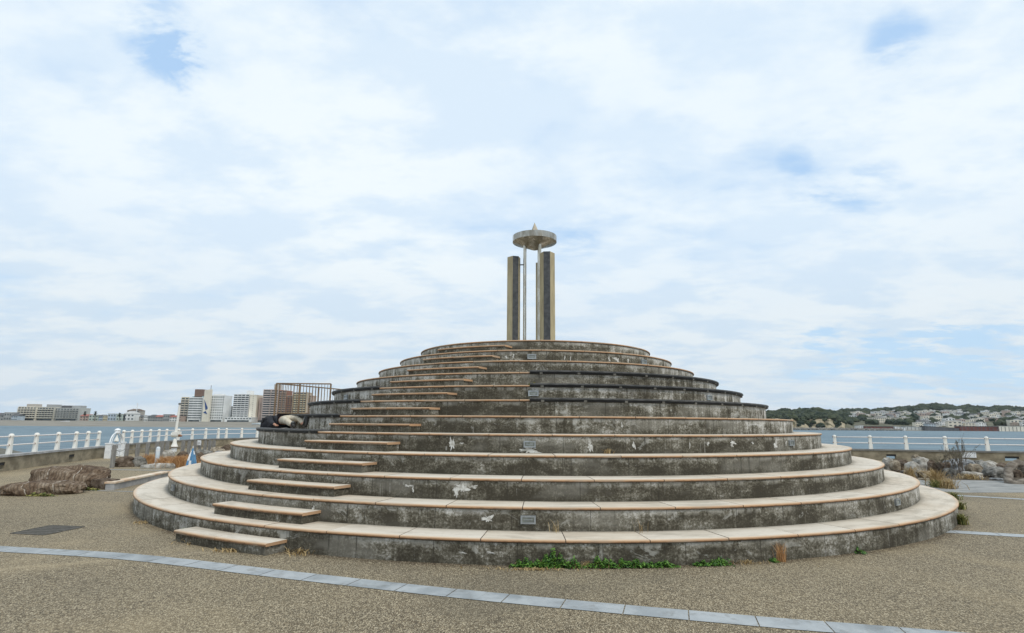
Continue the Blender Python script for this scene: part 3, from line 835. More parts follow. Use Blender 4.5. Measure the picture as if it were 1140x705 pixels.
for s in (0, 1):
    b = MB(); pts = []
    for k in range(9):
        t = k/8; x = .05+(gl/2-.09)*(t**1.8); z = .9+.62*math.sin(t*PI/2); pts.append((x if s == 0 else gl-x, 0, z))
    b.tube(pts, .035, 8); b.tube([(p_[0]*.72+gl/2*.28, 0, p_[2]-.06) for p_ in pts[:7]], .022, 6); b.build('arch_tube', M['bright_white'], gt, smooth=True)
b = MB(); b.lathe([(.10, 1.46), (.14, 1.5), (.14, 1.66), (.17, 1.68), (.10, 1.76), (.03, 1.80)], 10, (gl/2, 0, 0)); b.build('lantern', M['bright_white'], gt)
b = MB(); b.lathe([(.03, .95), (.13, 1.0), (.11, 1.12), (.05, 1.25), (.02, 1.46)], 12, (gl/2, 0, 0)); b.build('bell', M['white'], gt, smooth='auto')

# timber posts of the low fence by the boulders on the left
fence_posts = [(125.3, 25.8), (139.5, 27.6), (151.6, 28.6), (162.4, 29.2), (173, 29.8), (178.3, 30.2), (184, 30.6), (201.6, 31.4), (208.4, 31.6), (215, 31.9), (220.5, 32.2), (226.5, 32.5), (231.5, 32.8), (236, 33.0)]
b = MB(); b.box((0, 0, .47), (.13, .13, .94)); b.box((0, 0, .955), (.10, .10, .03))
b.box((0, 0, .72), (.145, .145, .04)); pf = None
P0 = at(125.3, 520, 25.8)
fr_ = empty('timber_post_fence', (P0.x, P0.y, 0), 'row of square grey timber posts with a chain beside the dry grass', 'fence')
pts = []
for (px, Y) in fence_posts:
    q = at(px, 515, Y)
    if pf is None: pf = b.build('post', M['wood_post'], fr_); o = pf
    else: o = pf.copy(); COL.objects.link(o)
    o.location = (q.x-P0.x, q.y-P0.y, 0); o.rotation_euler.z = random.uniform(-.2, .2); o.rotation_euler.x = random.uniform(-.02, .02); pts.append(Vector((q.x-P0.x, q.y-P0.y, 0)))
b = MB()
for zc in (.78, .28):
    for a, c in list(zip(pts, pts[1:]))[:1] if zc < .5 else zip(pts, pts[1:]):
        b.tube([a.lerp(c, t/6)+Vector((0, 0, zc-.12*math.sin(PI*t/6))) for t in range(7)], .013, 5)
b.build('chain', M['wood_post'], fr_)

# small white notice tied on the timber fence
q = at(211.5+11.8, 493, 32.2)
b = MB(); b.box((0, 0, 0), (.2, .015, .26)); b.box((0, -.011, .03), (.13, .004, .02), 0, 1); b.box((0, -.011, -.03), (.13, .004, .02), 0, 1)
tag(b.build('notice_board', [M['bright_white'], M['ink']], None, loc=(q.x, q.y-.15, q.z)), 'tiny white notice hung on the timber posts left of the steps', 'sign')

# white instrument mast
q = at(193.2, 505, 34.65)
ms = empty('coin_telescope', (q.x, q.y, 0), 'white pole with drum head and bell-shaped foot beside the timber posts', 'instrument post')
b = MB(); b.lathe([(.06, 0), (.06, .52), (.19, .54), (.17, .58), (.11, .75), (.09, .95), (.06, 1.0)], 16); b.build('pedestal', M['white'], ms, smooth='auto')
b = MB(); b.lathe([(.20, .51), (.20, .54), (.17, .55)], 16); b.build('red_collar', M['rust'], ms)
b = MB(); b.box((0, 0, .36), (.22, .2, .2)); b.build('coin_box', M['bright_white'], ms)
b = MB(); b.tube([(-.2, 0, 1.22), (.2, 0, 1.22)], .15, 14); b.box((.05, 0, 1.32), (.4, .3, .16)); b.build('drum_head', M['white'], ms, smooth='auto')
b = MB(); b.tube([(.22, 0, 1.18), (.40, -.05, 1.15)], [.08, .04], 10); b.build('side_horn', M['rust'], ms)
zt_ = at(198, 449, 34.65).z
b = MB(); b.tube([(0, 0, 1.38), (.06, 0, zt_)], [.075, .055], 12); b.build('mast', M['white'], ms, smooth='auto')
b = MB(); b.lathe([(.085, zt_-.08), (.085, zt_), (.001, zt_+.02)], 12, (.06, 0, 0)); b.build('mast_cap', M['coping_dark'], ms)

# white bollard and folded blue sign
q = gnd(174, 519)
b = MB(); b.lathe([(.085, 0), (.085, .72), (.075, .76), (.04, .79), (.001, .795)], 16); b.lathe([(.088, .6), (.088, .66)], 16, mi=1)
M['paleblue'] = simple('pale blue white paint', (.55, .64, .70), (.68, .74, .78), 4, .5)
tag(b.build('bollard', [M['paleblue'], M['bright_white']], None, smooth='auto', loc=(q.x, q.y, .06)), 'round pale blue bollard standing on the pale kerb by rust-coloured grass', 'bollard')
b = MB(); k0 = gnd(157, 521.5); k1 = gnd(187, 520)
b.tube([(0, 0, .03), (.6, .12, .05), (1.2, .2, .05), (k1.x-k0.x, k1.y-k0.y, .03)], [.12, .17, .17, .12], 10)
tag(b.build('kerb_stone', ROCKC['pale'], None, smooth=True, loc=(k0.x, k0.y, 0)), 'long pale rounded kerb stone at the foot of the blue bollard', 'kerb stone')
q = gnd(212.5, 522)
um = empty('beach_umbrella', (q.x, q.y, 0), 'closed blue and white umbrella standing left of the steps', 'umbrella')
M['blue'] = simple('blue canvas', (.085, .22, .40), (.14, .31, .50), 6, .8)
b = MB(); n = 16; lv = [(.0, .20, .04), (.12, .19, .035), (.35, .155, .03), (.6, .10, .02), (.75, .05, .01), (.86, .02, .003)]
vs = []
for (z, r_, wv) in lv:
    for k in range(n*2):
        t = PI*k/n; rr = r_+wv*math.cos(8*t/1); vs.append((rr*math.cos(t), rr*math.sin(t), z))
fs = []; N = n*2
for i in range(len(lv)-1):
    for k in range(N): fs.append((i*N+k, i*N+(k+1) % N, (i+1)*N+(k+1) % N, (i+1)*N+k))
b.add(vs, fs)
for fi in range(len(b.f)):
    k = fi % N; i = fi//N
    if ((k+i*2)//4) % 3 == 0 and i < 4: b.m[fi] = 1
b.build('canopy', [M['blue'], M['bright_white']], um, smooth='auto')
b = MB(); b.tube([(0, 0, 0), (0, 0, .95)], .018, 8); b.build('pole', M['bright_white'], um)

# low ramp wall joining the first tier, left
r0 = gnd(128, 545.5); r1 = gnd(188.5, 532); dv = r1-r0
b = MB(); an = math.atan2(dv.y, dv.x)
lw = empty('low_wall', (r0.x, r0.y, 0), 'low tiled kerb wall running from the small rock to the steps', 'wall')
L = dv.length; 
b.box((L/2, .15, .09), (L, .24, .18)); o = b.build('wall', M['coping'], lw)
b = MB(); b.box((L/2, .15, .205), (L+.04, .30, .05)); o2 = b.build('coping', simple('worn cream coping', (.72, .64, .52), (.60, .42, .28), 3, .7), lw)
lw.rotation_euler.z = an

# ------------------------------------------------------------------ rocks
def rock(name, loc_, size, mat, seed, label, group=None, strata=False, rz=0., rough=1., parent=None, box=0.):
    bm = bmesh.new(); bmesh.ops.create_icosphere(bm, subdivisions=4, radius=1)
    off = Vector((seed*3.7, seed*1.3, seed*2.9))
    for v in bm.verts:
        d_ = v.co.normalized()
        if box:
            m_ = max(abs(d_.x), abs(d_.y), abs(d_.z)); d_ = d_.lerp(d_/m_*.85, box)
        r_ = 1+rough*(.26*noise.noise(d_*1.1+off)+.15*noise.noise(d_*2.3+off)+.07*noise.noise(d_*5+off)+.035*noise.noise(d_*11+off))
        # flattened facets
        cell = noise.voronoi(d_*1.6+off)[0][0]; r_ *= .90+.16*cell
        co = d_*r_
        if strata:
            s = co.x*.93+co.y*.3
            co += d_*(.010*math.sin(s*26+3*noise.noise(co*2+off)))
        v.co = Vector((co.x*size[0]/2, co.y*size[1]/2, max(co.z, -.55)*size[2]/1.5))
    mz = min(v.co.z for v in bm.verts)
    for v in bm.verts: v.co.z -= mz+.03
    me = bpy.data.meshes.new(name); bm.to_mesh(me); bm.free(); me.materials.append(mat)
    me.polygons.foreach_set('use_smooth', [True]*len(me.polygons))
    me.set_sharp_from_angle(angle=math.radians(35))
    o = bpy.data.objects.new(name, me); COL.objects.link(o); o.location = loc_; o.rotation_euler.z = rz
    if parent: o.parent = parent
    return tag(o, label, 'rock', group)
def prock(px, ytop, ybase, wpx, mat, seed, label, Y=None, depth=.8, **k):
    g_ = gnd(px, ybase); Yc = (Y or g_.y)
    w_ = wpx/F*Yc*1.12; c = at(px, ybase, Yc+w_*depth*.35); h = at(px, ytop, Yc+w_*depth*.3).z
    return rock('rock', (c.x, c.y, -.02), (w_, w_*depth, max(h, .12)), mat, seed, label, **k)
rock('rock', (-12.95, 16.75, -.03), (2.1, 1.15, .42), M['strata'], 4, 'long low banded brown rock at the left edge, in front of the bigger rock', strata=True, rz=.35, rough=.75, box=.15)
rock('rock', (-13.35, 18.35, -.03), (2.25, 1.5, .70), M['strata'], 11, 'big banded brown rock with pale veins behind the long low one', strata=True, rz=.12, rough=.75, box=.05)
rock('rock', (-12.15, 18.1, -.02), (.75, .55, .36), ROCKC['dark'], 21, 'small brown rock between the big banded rock and the low kerb wall', rough=.6, box=.6)
# left garden rocks
prock(139, 506.5, 521, 22, ROCKC['dark'], 31, 'dark mossy boulder between the first timber posts', Y=26.4)
prock(153, 507.5, 521, 16, ROCKC['grey'], 32, 'grey cracked boulder left of the blue bollard', Y=26.6)
prock(186, 501, 514, 15, ROCKC['pale'], 33, 'pale boulder left of the instrument post, behind the dry grass', Y=30.2)
prock(203, 501.5, 511, 12, ROCKC['dark'], 34, 'dark boulder right of the instrument post', Y=30.5)
prock(226, 500.5, 512, 20, ROCKC['grey'], 35, 'grey boulder just right of the closed blue umbrella', Y=29.5)
prock(243, 497.5, 508, 18, ROCKC['beige'], 36, 'beige flat boulder behind the grey ones by the steps', Y=32)
prock(243, 501.5, 509, 15, ROCKC['blue grey'], 37, 'blue grey boulder in front of the beige flat one', Y=30.8)
prock(252, 495, 505, 16, ROCKC['dark'], 38, 'brown boulder touching the left end of the steps', Y=33)
prock(222, 503, 517, 9, ROCKC['dark'], 39, 'small dark boulder by the foot of the closed umbrella', Y=28.5)
# right boulders
RK = [(1027, 507.5, 524, 15, 'pale', 26.5, 'tall pale boulder topmost of the pile beside the steps'),
 (1017, 513.5, 526, 14, 'pale', 25.2, 'rounded pale boulder left of the tall pale one'),
 (1006, 510, 522, 13, 'dark', 26.8, 'dark reddish boulder behind the rounded pale one'),
 (997, 511, 523, 9, 'beige', 26.6, 'narrow tan boulder nearest the steps, upper row'),
 (989, 508.5, 524, 11, 'pale', 27.8, 'pale boulder half hidden by the edge of the steps'),
 (1014, 521.5, 532, 16, 'grey', 24.2, 'speckled low boulder in the front row by the steps'),
 (1030, 522.5, 534, 13, 'beige', 23.9, 'square beige boulder in the front row'),
 (1040, 512.5, 530, 10, 'dark', 25.4, 'narrow dark boulder behind the straw grass'),
 (1051, 513, 527, 13, 'dark', 25.6, 'brown boulder under the bare shrub'),
 (1068, 510, 526, 26, 'blue grey', 26.6, 'long blue grey boulder behind the bare shrub'),
 (1059, 520, 533, 13, 'grey', 24.6, 'grey boulder between the straw grass and the white boulder'),
 (1085, 515.5, 527, 14, 'beige', 25.4, 'warm beige boulder above the white one'),
 (1083.5, 523.5, 535.5, 18, 'pale', 23.5, 'whitest boulder, wedge shaped, at the edge of the grey path'),
 (1089, 510.5, 524, 13, 'grey', 26.9, 'dark grey boulder under the notice board'),
 (1102, 511, 526, 18, 'pale', 26.0, 'broad light grey boulder right of the notice board'),
 (1110.5, 518.5, 534, 23, 'grey', 24.0, 'large smooth grey boulder left of the driftwood'),
 (1118, 515, 527, 17, 'dark', 25.8, 'dark boulder behind the large smooth grey one'),
 (1111, 531.5, 537, 13, 'blue grey', 23.0, 'small flat grey stone in front of the large smooth boulder'),
 (1034, 532.5, 538.5, 17, 'beige', 22.6, 'flat beige slab of stone beside the second tier'),
 (1097, 527, 536, 12, 'dark', 24.4, 'dark stone wedged between the white and the large grey boulders'),
 (1020, 505.5, 514, 8, 'beige', 28, 'small tan stone on the far side of the pile'),
 (1133, 522, 533, 14, 'dark', 24.2, 'dark boulder inside the bend of the driftwood'),
 (1150, 512, 530, 22, 'grey', 25.0, 'grey boulder beyond the driftwood at the right edge'),
 (1003, 522, 530, 10, 'dark', 25.0, 'low dark stone between pale boulders and the steps')]
for i, (px, yt, yb, wp, c, Y, lb) in enumerate(RK):
    prock(px, yt, yb, wp, ROCKC[c], 50+i*3, lb, Y=Y, depth=.9, group='boulders piled by the right wall', rz=0, box=.35)
g = MB(); bp = [(14.2, 24.0), (15.0, 23.1), (17.0, 22.9), (19.5, 22.6), (22.5, 21.5), (24, 23), (23, 27.5), (19, 29.6), (16.5, 29.8), (15.0, 27.5)]
g.add([(x, y, .008) for x, y in bp], [tuple(range(len(bp)))])
tag(g.build('soil_shade_bed', simple('garden soil with gap shade', (.035, .027, .018), (.10, .075, .045), 5, .95, bump=.6)), kind='structure')  # dark earth sheet, its colour also standing in for shade between boulders
# driftwood
dw = MB(); pp = [(1145, 527, 22.3), (1138, 518.5, 22.4), (1131, 516.5, 22.4), (1125, 520, 22.3), (1122.5, 527, 22.2), (1122.5, 534, 21.9), (1127, 539, 21.6), (1136, 538.5, 21.5), (1146, 535.5, 21.6)]
P_ = [at(a, b_, Y) for a, b_, Y in pp]; base = Vector((P_[4].x, P_[4].y, 0))
S = []
for i in range(len(P_)-1):
    p0, p1, p2, p3 = P_[max(i-1, 0)], P_[i], P_[i+1], P_[min(i+2, len(P_)-1)]
    for k in range(5):
        t = k/5; S.append(.5*((2*p1)+(p2-p0)*t+(2*p0-5*p1+4*p2-p3)*t*t+(3*p1-p0-3*p2+p3)*t**3)-base+Vector((noise.noise(Vector((i+t, 1, 2)))*.05, 0, noise.noise(Vector((i+t, 5, 2)))*.05)))
dw.tube(S, [.14+.05*noise.noise(Vector((i*.4, 0, 3))) for i in range(len(S))], 12)
dwr = dw.build('driftwood', M['driftwood'], None, smooth=True, loc=base); tag(dwr, 'curved bleached driftwood log at the right edge of the boulders', 'driftwood')

# ------------------------------------------------------------------ plants
def blades(b, n, spread, h, rg, wd=.008, lean=.5, sx=1., sy=1.):
    for _ in range(n):
        a = rg.uniform(0, 2*PI); r_ = abs(rg.gauss(0, .5))*spread
        x, y = math.cos(a)*r_*sx, math.sin(a)*r_*sy; hh = h*(.3+.85*rg.random()**.8)
        la = rg.uniform(0, 2*PI); ln = lean*rg.uniform(.1, 1)*hh
        dx, dy = math.cos(la)*ln, math.sin(la)*ln; pa = rg.uniform(0, PI); wx, wy = math.cos(pa)*wd, math.sin(pa)*wd
        v = []
        for t, k in ((0, 1), (.4, .9), (.75, .6), (1, .05)):
            cx_, cy_, cz_ = x+dx*t*t, y+dy*t*t, hh*(t-.18*t*t*lean*2)
            v += [(cx_-wx*k, cy_-wy*k, cz_), (cx_+wx*k, cy_+wy*k, cz_)]
        s0 = len(b.f); b.add(v, [(0, 1, 3, 2), (2, 3, 5, 4), (4, 5, 7, 6)])
        tv = rg.random()
        for q in range(3): b.c[s0+q] = tv
def grass(name, px, py, w_, h, n, mat, seed, label, cat='grass clump', z=0., group=None, lean=.6, wd=.008, sx=1., sy=1., pos=None):
    rg = random.Random(seed); q = pos or gnd(px, py, z)
    b = MB(); blades(b, n, w_, h, rg, wd, lean, sx, sy)
    return tag(b.build(name, mat, None, loc=(q[0], q[1], z)), label, cat, group)
def leaves(b, n, sx, sy, h, rg, ls=.03):
    rg_off = rg.uniform(0, 50)
    for _ in range(n):
        x = max(-1.1, min(1.1, rg.gauss(0, .5)))*sx; y = rg.gauss(0, .4)*sy; z = rg.random()**1.2*h*max(.12, 1-(x/sx)**2*.8)*(.35+1.1*abs(noise.noise(Vector((x*9+rg_off, 3, 7))))*1.6)
        c = Vector((x, y, z+.01)); nn = Vector((rg.gauss(0, .6), rg.gauss(0, .6)-.25, 1)).normalized()
        a = nn.orthogonal().normalized(); a.rotate(Matrix.Rotation(rg.uniform(0, 6.28), 3, nn)); c2 = nn.cross(a); l_ = ls*rg.uniform(.6, 1.4)
        s0 = len(b.f)
        b.add([c-a*l_, c+c2*l_*.45-a*.1*l_-nn*.1*l_, c+a*l_, c-c2*l_*.45-a*.1*l_-nn*.1*l_], [(0, 1, 2), (0, 2, 3)])
        tv = rg.random(); b.c[s0] = tv; b.c[s0+1] = tv
def weed(px, py, wpx, h, n, seed, label, mat='weed', z=0., pos=None, ls=.03):
    rg = random.Random(seed); q = pos or gnd(px, py, z); w_ = wpx/F*math.hypot(q[0], q[1])
    b = MB(); leaves(b, int(n*.75), w_/2, .09, h*.95, rg, ls)
    return tag(b.build('weed', M[mat], None, loc=(q[0], q[1], z)), label, 'weed')
def atriser(px, tier, dr=.05):     # point on the tread in front of a riser seen at pixel column px
    best = None
    for k in range(-900, 900):
        az = k*.1; x, y = azp(az, RR(tier)-.03+dr); x += CX; y += CY
        u_ = x/y; r_ = ray(px, 560); e = abs(u_-r_.x/r_.y)
        if best is None or e < best[0]: best = (e, x, y)
    return (best[1], best[2])
for i, (px, wp, h, n, lb) in enumerate([
    (584, 28, .12, 420, 'leftmost green weed clump along the foot of the first tier'),
    (612, 46, .21, 1200, 'tallest green weed clump at the foot of the first tier, just right of centre'),
    (637, 22, .14, 360, 'narrow green weed clump ending the left patch'),
    (668, 34, .19, 900, 'bushy green weed clump starting the middle patch'),
    (702, 44, .14, 900, 'long green weed clump in the middle patch'),
    (733, 34, .12, 560, 'green weed clump ending the middle patch'),
    (780, 26, .06, 300, 'thin low weed clump between the middle patch and the last clump'),
    (797, 22, .15, 420, 'small green weed clump standing alone to the right of the patches')]):
    weed(px, 626, wp, h, n, 100+i, lb, pos=atriser(px, 1, .07), ls=.022)
grass('grass_clump', 0, 0, .5, .07, 130, M['straw'], 181, 'flattened dry stalks lying before the leftmost green weeds', pos=(atriser(595, 1, .22)), lean=1.8, sx=1.3, sy=.18)
grass('grass_clump', 0, 0, .45, .16, 90, M['straw'], 182, 'dry stalks standing among the middle green weeds', pos=(atriser(655, 1, .08)), lean=1.0, sx=1.4, sy=.15, wd=.004)
grass('grass_clump', 0, 0, .5, .10, 110, M['straw'], 183, 'dry stalks along the wall foot right of the last green weed clump', pos=(atriser(826, 1, .06)), lean=1.3, sx=1.2, sy=.3, wd=.004)
weed(954, 610, 10, .07, 70, 120, 'tiny green weed at the foot of the first tier, right side', pos=atriser(952, 1, .05))
weed(164, 575, 14, .10, 160, 121, 'small green weed at the far left foot of the first tier', pos=atriser(160, 1, .06))
weed(200, 598, 10, .12, 160, 122, 'green weed at the left end of the lowest step', pos=(-5.75, 10.75))
weed(293, 491, 20, .22, 260, 123, 'yellow green plant growing on a tread near the lying person', mat='olive', z=H*4, pos=atriser(296, 5, .08), ls=.05)
weed(594, 425, 9, .16, 110, 124, 'small yellow green plant on an upper tread in front of the seat boards', mat='olive', z=H*8, pos=atriser(592.5, 9, .06), ls=.04)
grass('weed', 0, 0, .12, .16, 40, M['straw'], 131, 'wisp of dry weed on a tread right of centre', 'weed', z=H*4, pos=atriser(678, 5, .05), lean=1)
grass('weed', 0, 0, .10, .22, 12, M['straw'], 132, 'thin dry stalks on the lowest tread left of the twin stalks', 'weed', z=H, pos=atriser(618, 2, .1), wd=.003)
grass('weed', 0, 0, .10, .24, 12, M['straw'], 133, 'thin dry stalks on the lowest tread right of centre', 'weed', z=H, pos=atriser(712, 2, .1), wd=.003)
grass('grass_clump', 0, 0, .5, .14, 420, M['straw'], 134, 'matted straw grass in front of the left end of the lowest step', pos=(-5.1, 10.35), lean=1.3, sx=1, sy=.5)
grass('grass_clump', 0, 0, .35, .10, 160, M['straw'], 135, 'sparse straw grass along the middle of the lowest step', pos=(-4.3, 9.62), lean=1.4, sx=1.2, sy=.3)
grass('grass_clump', 0, 0, .25, .15, 140, M['straw'], 136, 'straw grass at the right end of the lowest step', pos=(-3.2, 9.55), lean=1.2)
grass('grass_clump', 0, 0, .3, .07, 150, M['straw'], 137, 'flattened straw grass at the left foot of the first tier', pos=(-7.3, 12.2), lean=1.6)
grass('grass_clump', 0, 0, .10, .30, 90, M['rust_grass'], 138, 'rust-coloured dry tuft at the foot of the first tier, right of the weeds', pos=atriser(864, 1, .06), lean=.4, wd=.004)
weed(857, 622, 7, .06, 50, 139, 'tiny green weed beside the rust-coloured tuft', pos=atriser(857, 1, .07))
# ornamental grass along the right end of the tiers
for i, (px, py, wd_, h, n, m_, lb) in enumerate([
    (1043, 541, .28, .80, 240, 'straw', 'tall straw grass clump between the boulders and the steps'),
    (1056, 544, .35, .45, 260, 'straw', 'drooping straw grass clump leaning over the grey path'),
    (1046, 543, .28, .34, 240, 'olive', 'yellow green grass clump beside the straw grass'),
    (1060, 556, .22, .28, 220, 'olive', 'yellow green grass clump behind the first tier edge'),
    (1069, 567, .14, .26, 160, 'olive', 'green grass clump at the widest point of the first tier'),
    (1071, 584, .12, .30, 180, 'olive', 'nearest green grass clump at the right end of the first tier')]):
    grass('grass_clump', px, py, wd_, h, n, M[m_], 140+i, lb, lean=.9, wd=.009)
grass('grass_clump', 1080, 533.5, .5, .35, 260, M['straw'], 150, 'straw grass in front of the grey boulder and the white boulder', lean=1.2)
grass('grass_clump', 0, 0, .3, .6, 160, M['straw'], 151, 'tall straw grass growing between dark boulders', pos=(15.9, 23.9), lean=.8)
# rust coloured grass on the left
for i, (px, py, w_, h, n, lb) in enumerate([(197, 520, .75, .62, 1100, 'widest mass of rust-coloured grass beside the closed umbrella'), (183, 519, .5, .55, 650, 'rust-coloured grass just right of the blue bollard'), (165, 517, .45, .62, 500, 'brownish grass clump left of the blue bollard'), (209, 516, .4, .55, 420, 'rust-coloured grass touching the closed umbrella'), (222, 519, .35, .3, 250, 'low rust-coloured grass right of the closed umbrella')]):
    grass('grass_clump', px, py, w_, h, n, M['rust_grass'], 160+i, lb, lean=.75, wd=.008)
weed(104, 547, 20, .10, 200, 170, 'low green weeds between the big banded rock and the small brown one', mat='olive', pos=(-12.3, 17.55), ls=.05)
weed(25, 553, 24, .10, 160, 171, 'yellowish weeds at the foot of the long low rock', mat='olive', pos=(-12.55, 16.15), ls=.05)
# bare shrub
def shrub(pos, h, seed, label, n=16, tips=True, spread=.35, name='bare_shrub'):
    rg = random.Random(seed); root = empty(name, (*pos, 0), label, 'shrub'); b = MB(); lf = MB()
    def br(p, dv, ln, r_, dep):
        q = p+dv*ln; mid = p+dv*ln*.5+Vector((rg.gauss(0, .03), rg.gauss(0, .03), 0))*ln
        b.tube([p, mid, q], [r_, r_*.85, r_*.65], 5, caps=False)
        if dep == 0:
            for _ in range(3):
                s0 = len(lf.f); c = p.lerp(q, rg.random()); l_ = rg.uniform(.02, .045)
                a = Vector((rg.gauss(0, 1), rg.gauss(0, 1), rg.gauss(0, 1))).normalized(); e = a.orthogonal().normalized()
                lf.add([c-a*l_, c+e*l_*.4, c+a*l_, c-e*l_*.4], [(0, 1, 2, 3)]); lf.c[s0] = rg.random()
            return
        for _ in range(rg.choice((2, 3))):
            d2 = (dv+Vector((rg.gauss(0, spread), rg.gauss(0, spread), rg.gauss(.12, .2)))).normalized(); br(p.lerp(q, rg.uniform(.5, 1)), d2, ln*rg.uniform(.55, .8), r_*.6, dep-1)
    for _ in range(n):
        a = rg.uniform(0, 2*PI); d_ = Vector((math.cos(a)*rg.uniform(.1, .55), math.sin(a)*rg.uniform(.1, .4), 1)).normalized()
        br(Vector((rg.gauss(0, .12), rg.gauss(0, .1), 0)), d_, h*rg.uniform(.3, .5), .013, 3)
    b.build('branches', M['twig'], root); lf.build('foliage', M['leaf_dark'], root)
q = at(1066, 525, 24.6); shrub((q.x, q.y), 1.25, 5, 'dark bare twiggy shrub among the boulders left of the notice board' , 10)
q = at(1050, 525, 25.2); shrub((q.x, q.y), 1.1, 6, 'lower twiggy shrub behind the tall straw grass', 5)
q = at(1072, 525, 25.4); shrub((q.x, q.y), 2.1, 8, 'tall thin bare sapling rising past the white rail', 3, spread=.16, name='bare_sapling')

# ------------------------------------------------------------------ person lying on the fifth tier
M['cream_cloth'] = simple('cream trousers cloth', (.60, .54, .43), (.44, .38, .29), 9, .9, bump=.5, bscale=14, bd=.03)
M['dark_cloth'] = simple('dark jacket cloth', (.012, .013, .018), (.032, .034, .042), 7, .9, bump=.5, bscale=12, bd=.03)
M['skin'] = simple('skin', (.50, .27, .18), (.42, .21, .14), 5, .55, bump=.05)
M['hair'] = simple('black hair', (.012, .010, .009), (.03, .025, .02), 30, .6, stretch=(1, 6, 1))
M['shoe'] = simple('black shoe leather', (.015, .017, .017), (.04, .042, .042), 7, .3)
M['sole'] = simple('shoe sole', (.07, .07, .07), (.03, .03, .03), 9, .7)
def skinmesh(name, V_, E_, R_, mat, parent, sub=2, root_i=0):
    me = bpy.data.meshes.new(name+'_cage'); me.from_pydata(V_, E_, [])
    o = bpy.data.objects.new(name+'_cage', me); COL.objects.link(o)
    o.modifiers.new('s', 'SKIN'); sk = me.skin_vertices[0].data
    for i, r_ in enumerate(R_):
        sk[i].radius = (r_, r_) if not hasattr(r_, '__len__') else r_; sk[i].use_root = (i == root_i)
    sb = o.modifiers.new('b', 'SUBSURF'); sb.levels = sub; sb.render_levels = sub
    dg = bpy.context.evaluated_depsgraph_get(); dg.update()
    m2 = bpy.data.meshes.new_from_object(o.evaluated_get(dg)); m2.name = name
    bpy.data.objects.remove(o); m2.materials.clear(); m2.materials.append(mat)
    m2.polygons.foreach_set('use_smooth', [True]*len(m2.polygons))
    n = bpy.data.objects.new(name, m2); COL.objects.link(n)
    if parent: n.parent = parent
    return n
FX, FY = -5.28, 14.80; HX, HY = -7.0, 16.75
pa = math.atan2(HY-FY, HX-FX)
# body frame: +x from the feet to the head, +y towards the outer edge (camera), z up
BV = [(.98, -.02, .16), (1.18, -.03, .17), (1.38, -.03, .17), (1.50, -.03, .165), (1.60, -.01, .16), (1.70, .0, .155), (1.77, .0, .16),   # pelvis..head 0-6
      (.80, .08, .19), (.46, .14, .17), (.26, .12, .09), (.11, .10, .075), (.00, .12, .075),                                    # near leg 7-11
      (.80, -.12, .21), (.40, -.14, .235), (.14, -.10, .12), (-.02, -.10, .09), (-.10, -.10, .09),                                  # far leg 12-16
      (1.46, .15, .19), (1.22, .20, .12), (1.02, .20, .08), (.95, .19, .07),                                                   # near arm
      (1.46, -.18, .19), (1.20, -.22, .17), (1.05, -.12, .24), (1.0, -.06, .26)]
BE = [(0, 1), (1, 2), (2, 3), (3, 4), (4, 5), (5, 6), (0, 7), (7, 8), (8, 9), (9, 10), (10, 11), (0, 12), (12, 13), (13, 14), (14, 15), (15, 16), (3, 17), (17, 18), (18, 19), (19, 20), (3, 21), (21, 22), (22, 23), (23, 24)]
BR = [.125, .115, .125, .10, .055, .09, .075, .085, .062, .05, .038, .035, .085, .062, .05, .038, .035, .055, .042, .032, .028, .055, .042, .032, .028]
per = empty('person', (FX, FY, H*5+.042), 'person lying curled on a seat tier in cream trousers, dark jacket and black shoes', 'person')
per.scale = (1.14, 1.1, 1.12)
# frame flip so that +x runs to the head
per.rotation_euler.z = pa
def flip(L): return [(x, -y if False else y, z) for x, y, z in L]
skinmesh('body', flip(BV), BE, BR, M['skin'], per)
TV = [BV[i] for i in (0, 1, 7, 8, 9, 12, 13, 14)]; TE = [(0, 1), (0, 2), (2, 3), (3, 4), (0, 5), (5, 6), (6, 7)]
TV[4] = (.17, .115, .08); TV[7] = (.06, -.10, .11)
skinmesh('trousers', flip(TV), TE, [.135, .11, .10, .078, .060, .10, .078, .060], M['cream_cloth'], per)
JV = [BV[i] for i in (0, 1, 2, 3, 17, 18, 19, 21, 22, 23)]; JV[0] = (1.06, -.02, .17)
skinmesh('jacket', flip(JV), [(0, 1), (1, 2), (2, 3), (3, 4), (4, 5), (5, 6), (3, 7), (7, 8), (8, 9)], [.155, .16, .165, .13, .085, .065, .05, .085, .065, .05], M['dark_cloth'], per, root_i=1)
skinmesh('hood', [(1.56, -.01, .17), (1.66, 0, .18), (1.78, 0, .17)], [(0, 1), (1, 2)], [.12, .135, .10], M['dark_cloth'], per)
for (x, y, z, lift) in ((.06, .11, .06, .15), (-.06, -.10, .07, .5)):
    b = MB()
    pts = [Vector((x+.09, y, z-.0)), Vector((x+.03, y, z)), Vector((x-.01, y, z+.08)), Vector((x-.04, y, z+.18)), Vector((x-.06, y, z+.235))]
    if lift < .3: pts = [Vector((x+.09, y, z)), Vector((x+.02, y, z)), Vector((x-.04, y+.03, z+.03)), Vector((x-.09, y+.07, z+.05)), Vector((x-.14, y+.11, z+.05))]
    b.tube(pts, [.046, .054, .056, .052, .032], 12)
    sh = b.build('shoe', M['shoe'], per, smooth=True)
    b = MB()
    off = Vector((-.045, 0, -.02)) if lift > .3 else Vector((-.03, -.0, -.04))
    b.tube([p_+off for p_ in pts[1:]], [.030, .038, .036, .022], 8); b.build('sole', M['sole'], sh, smooth=True)
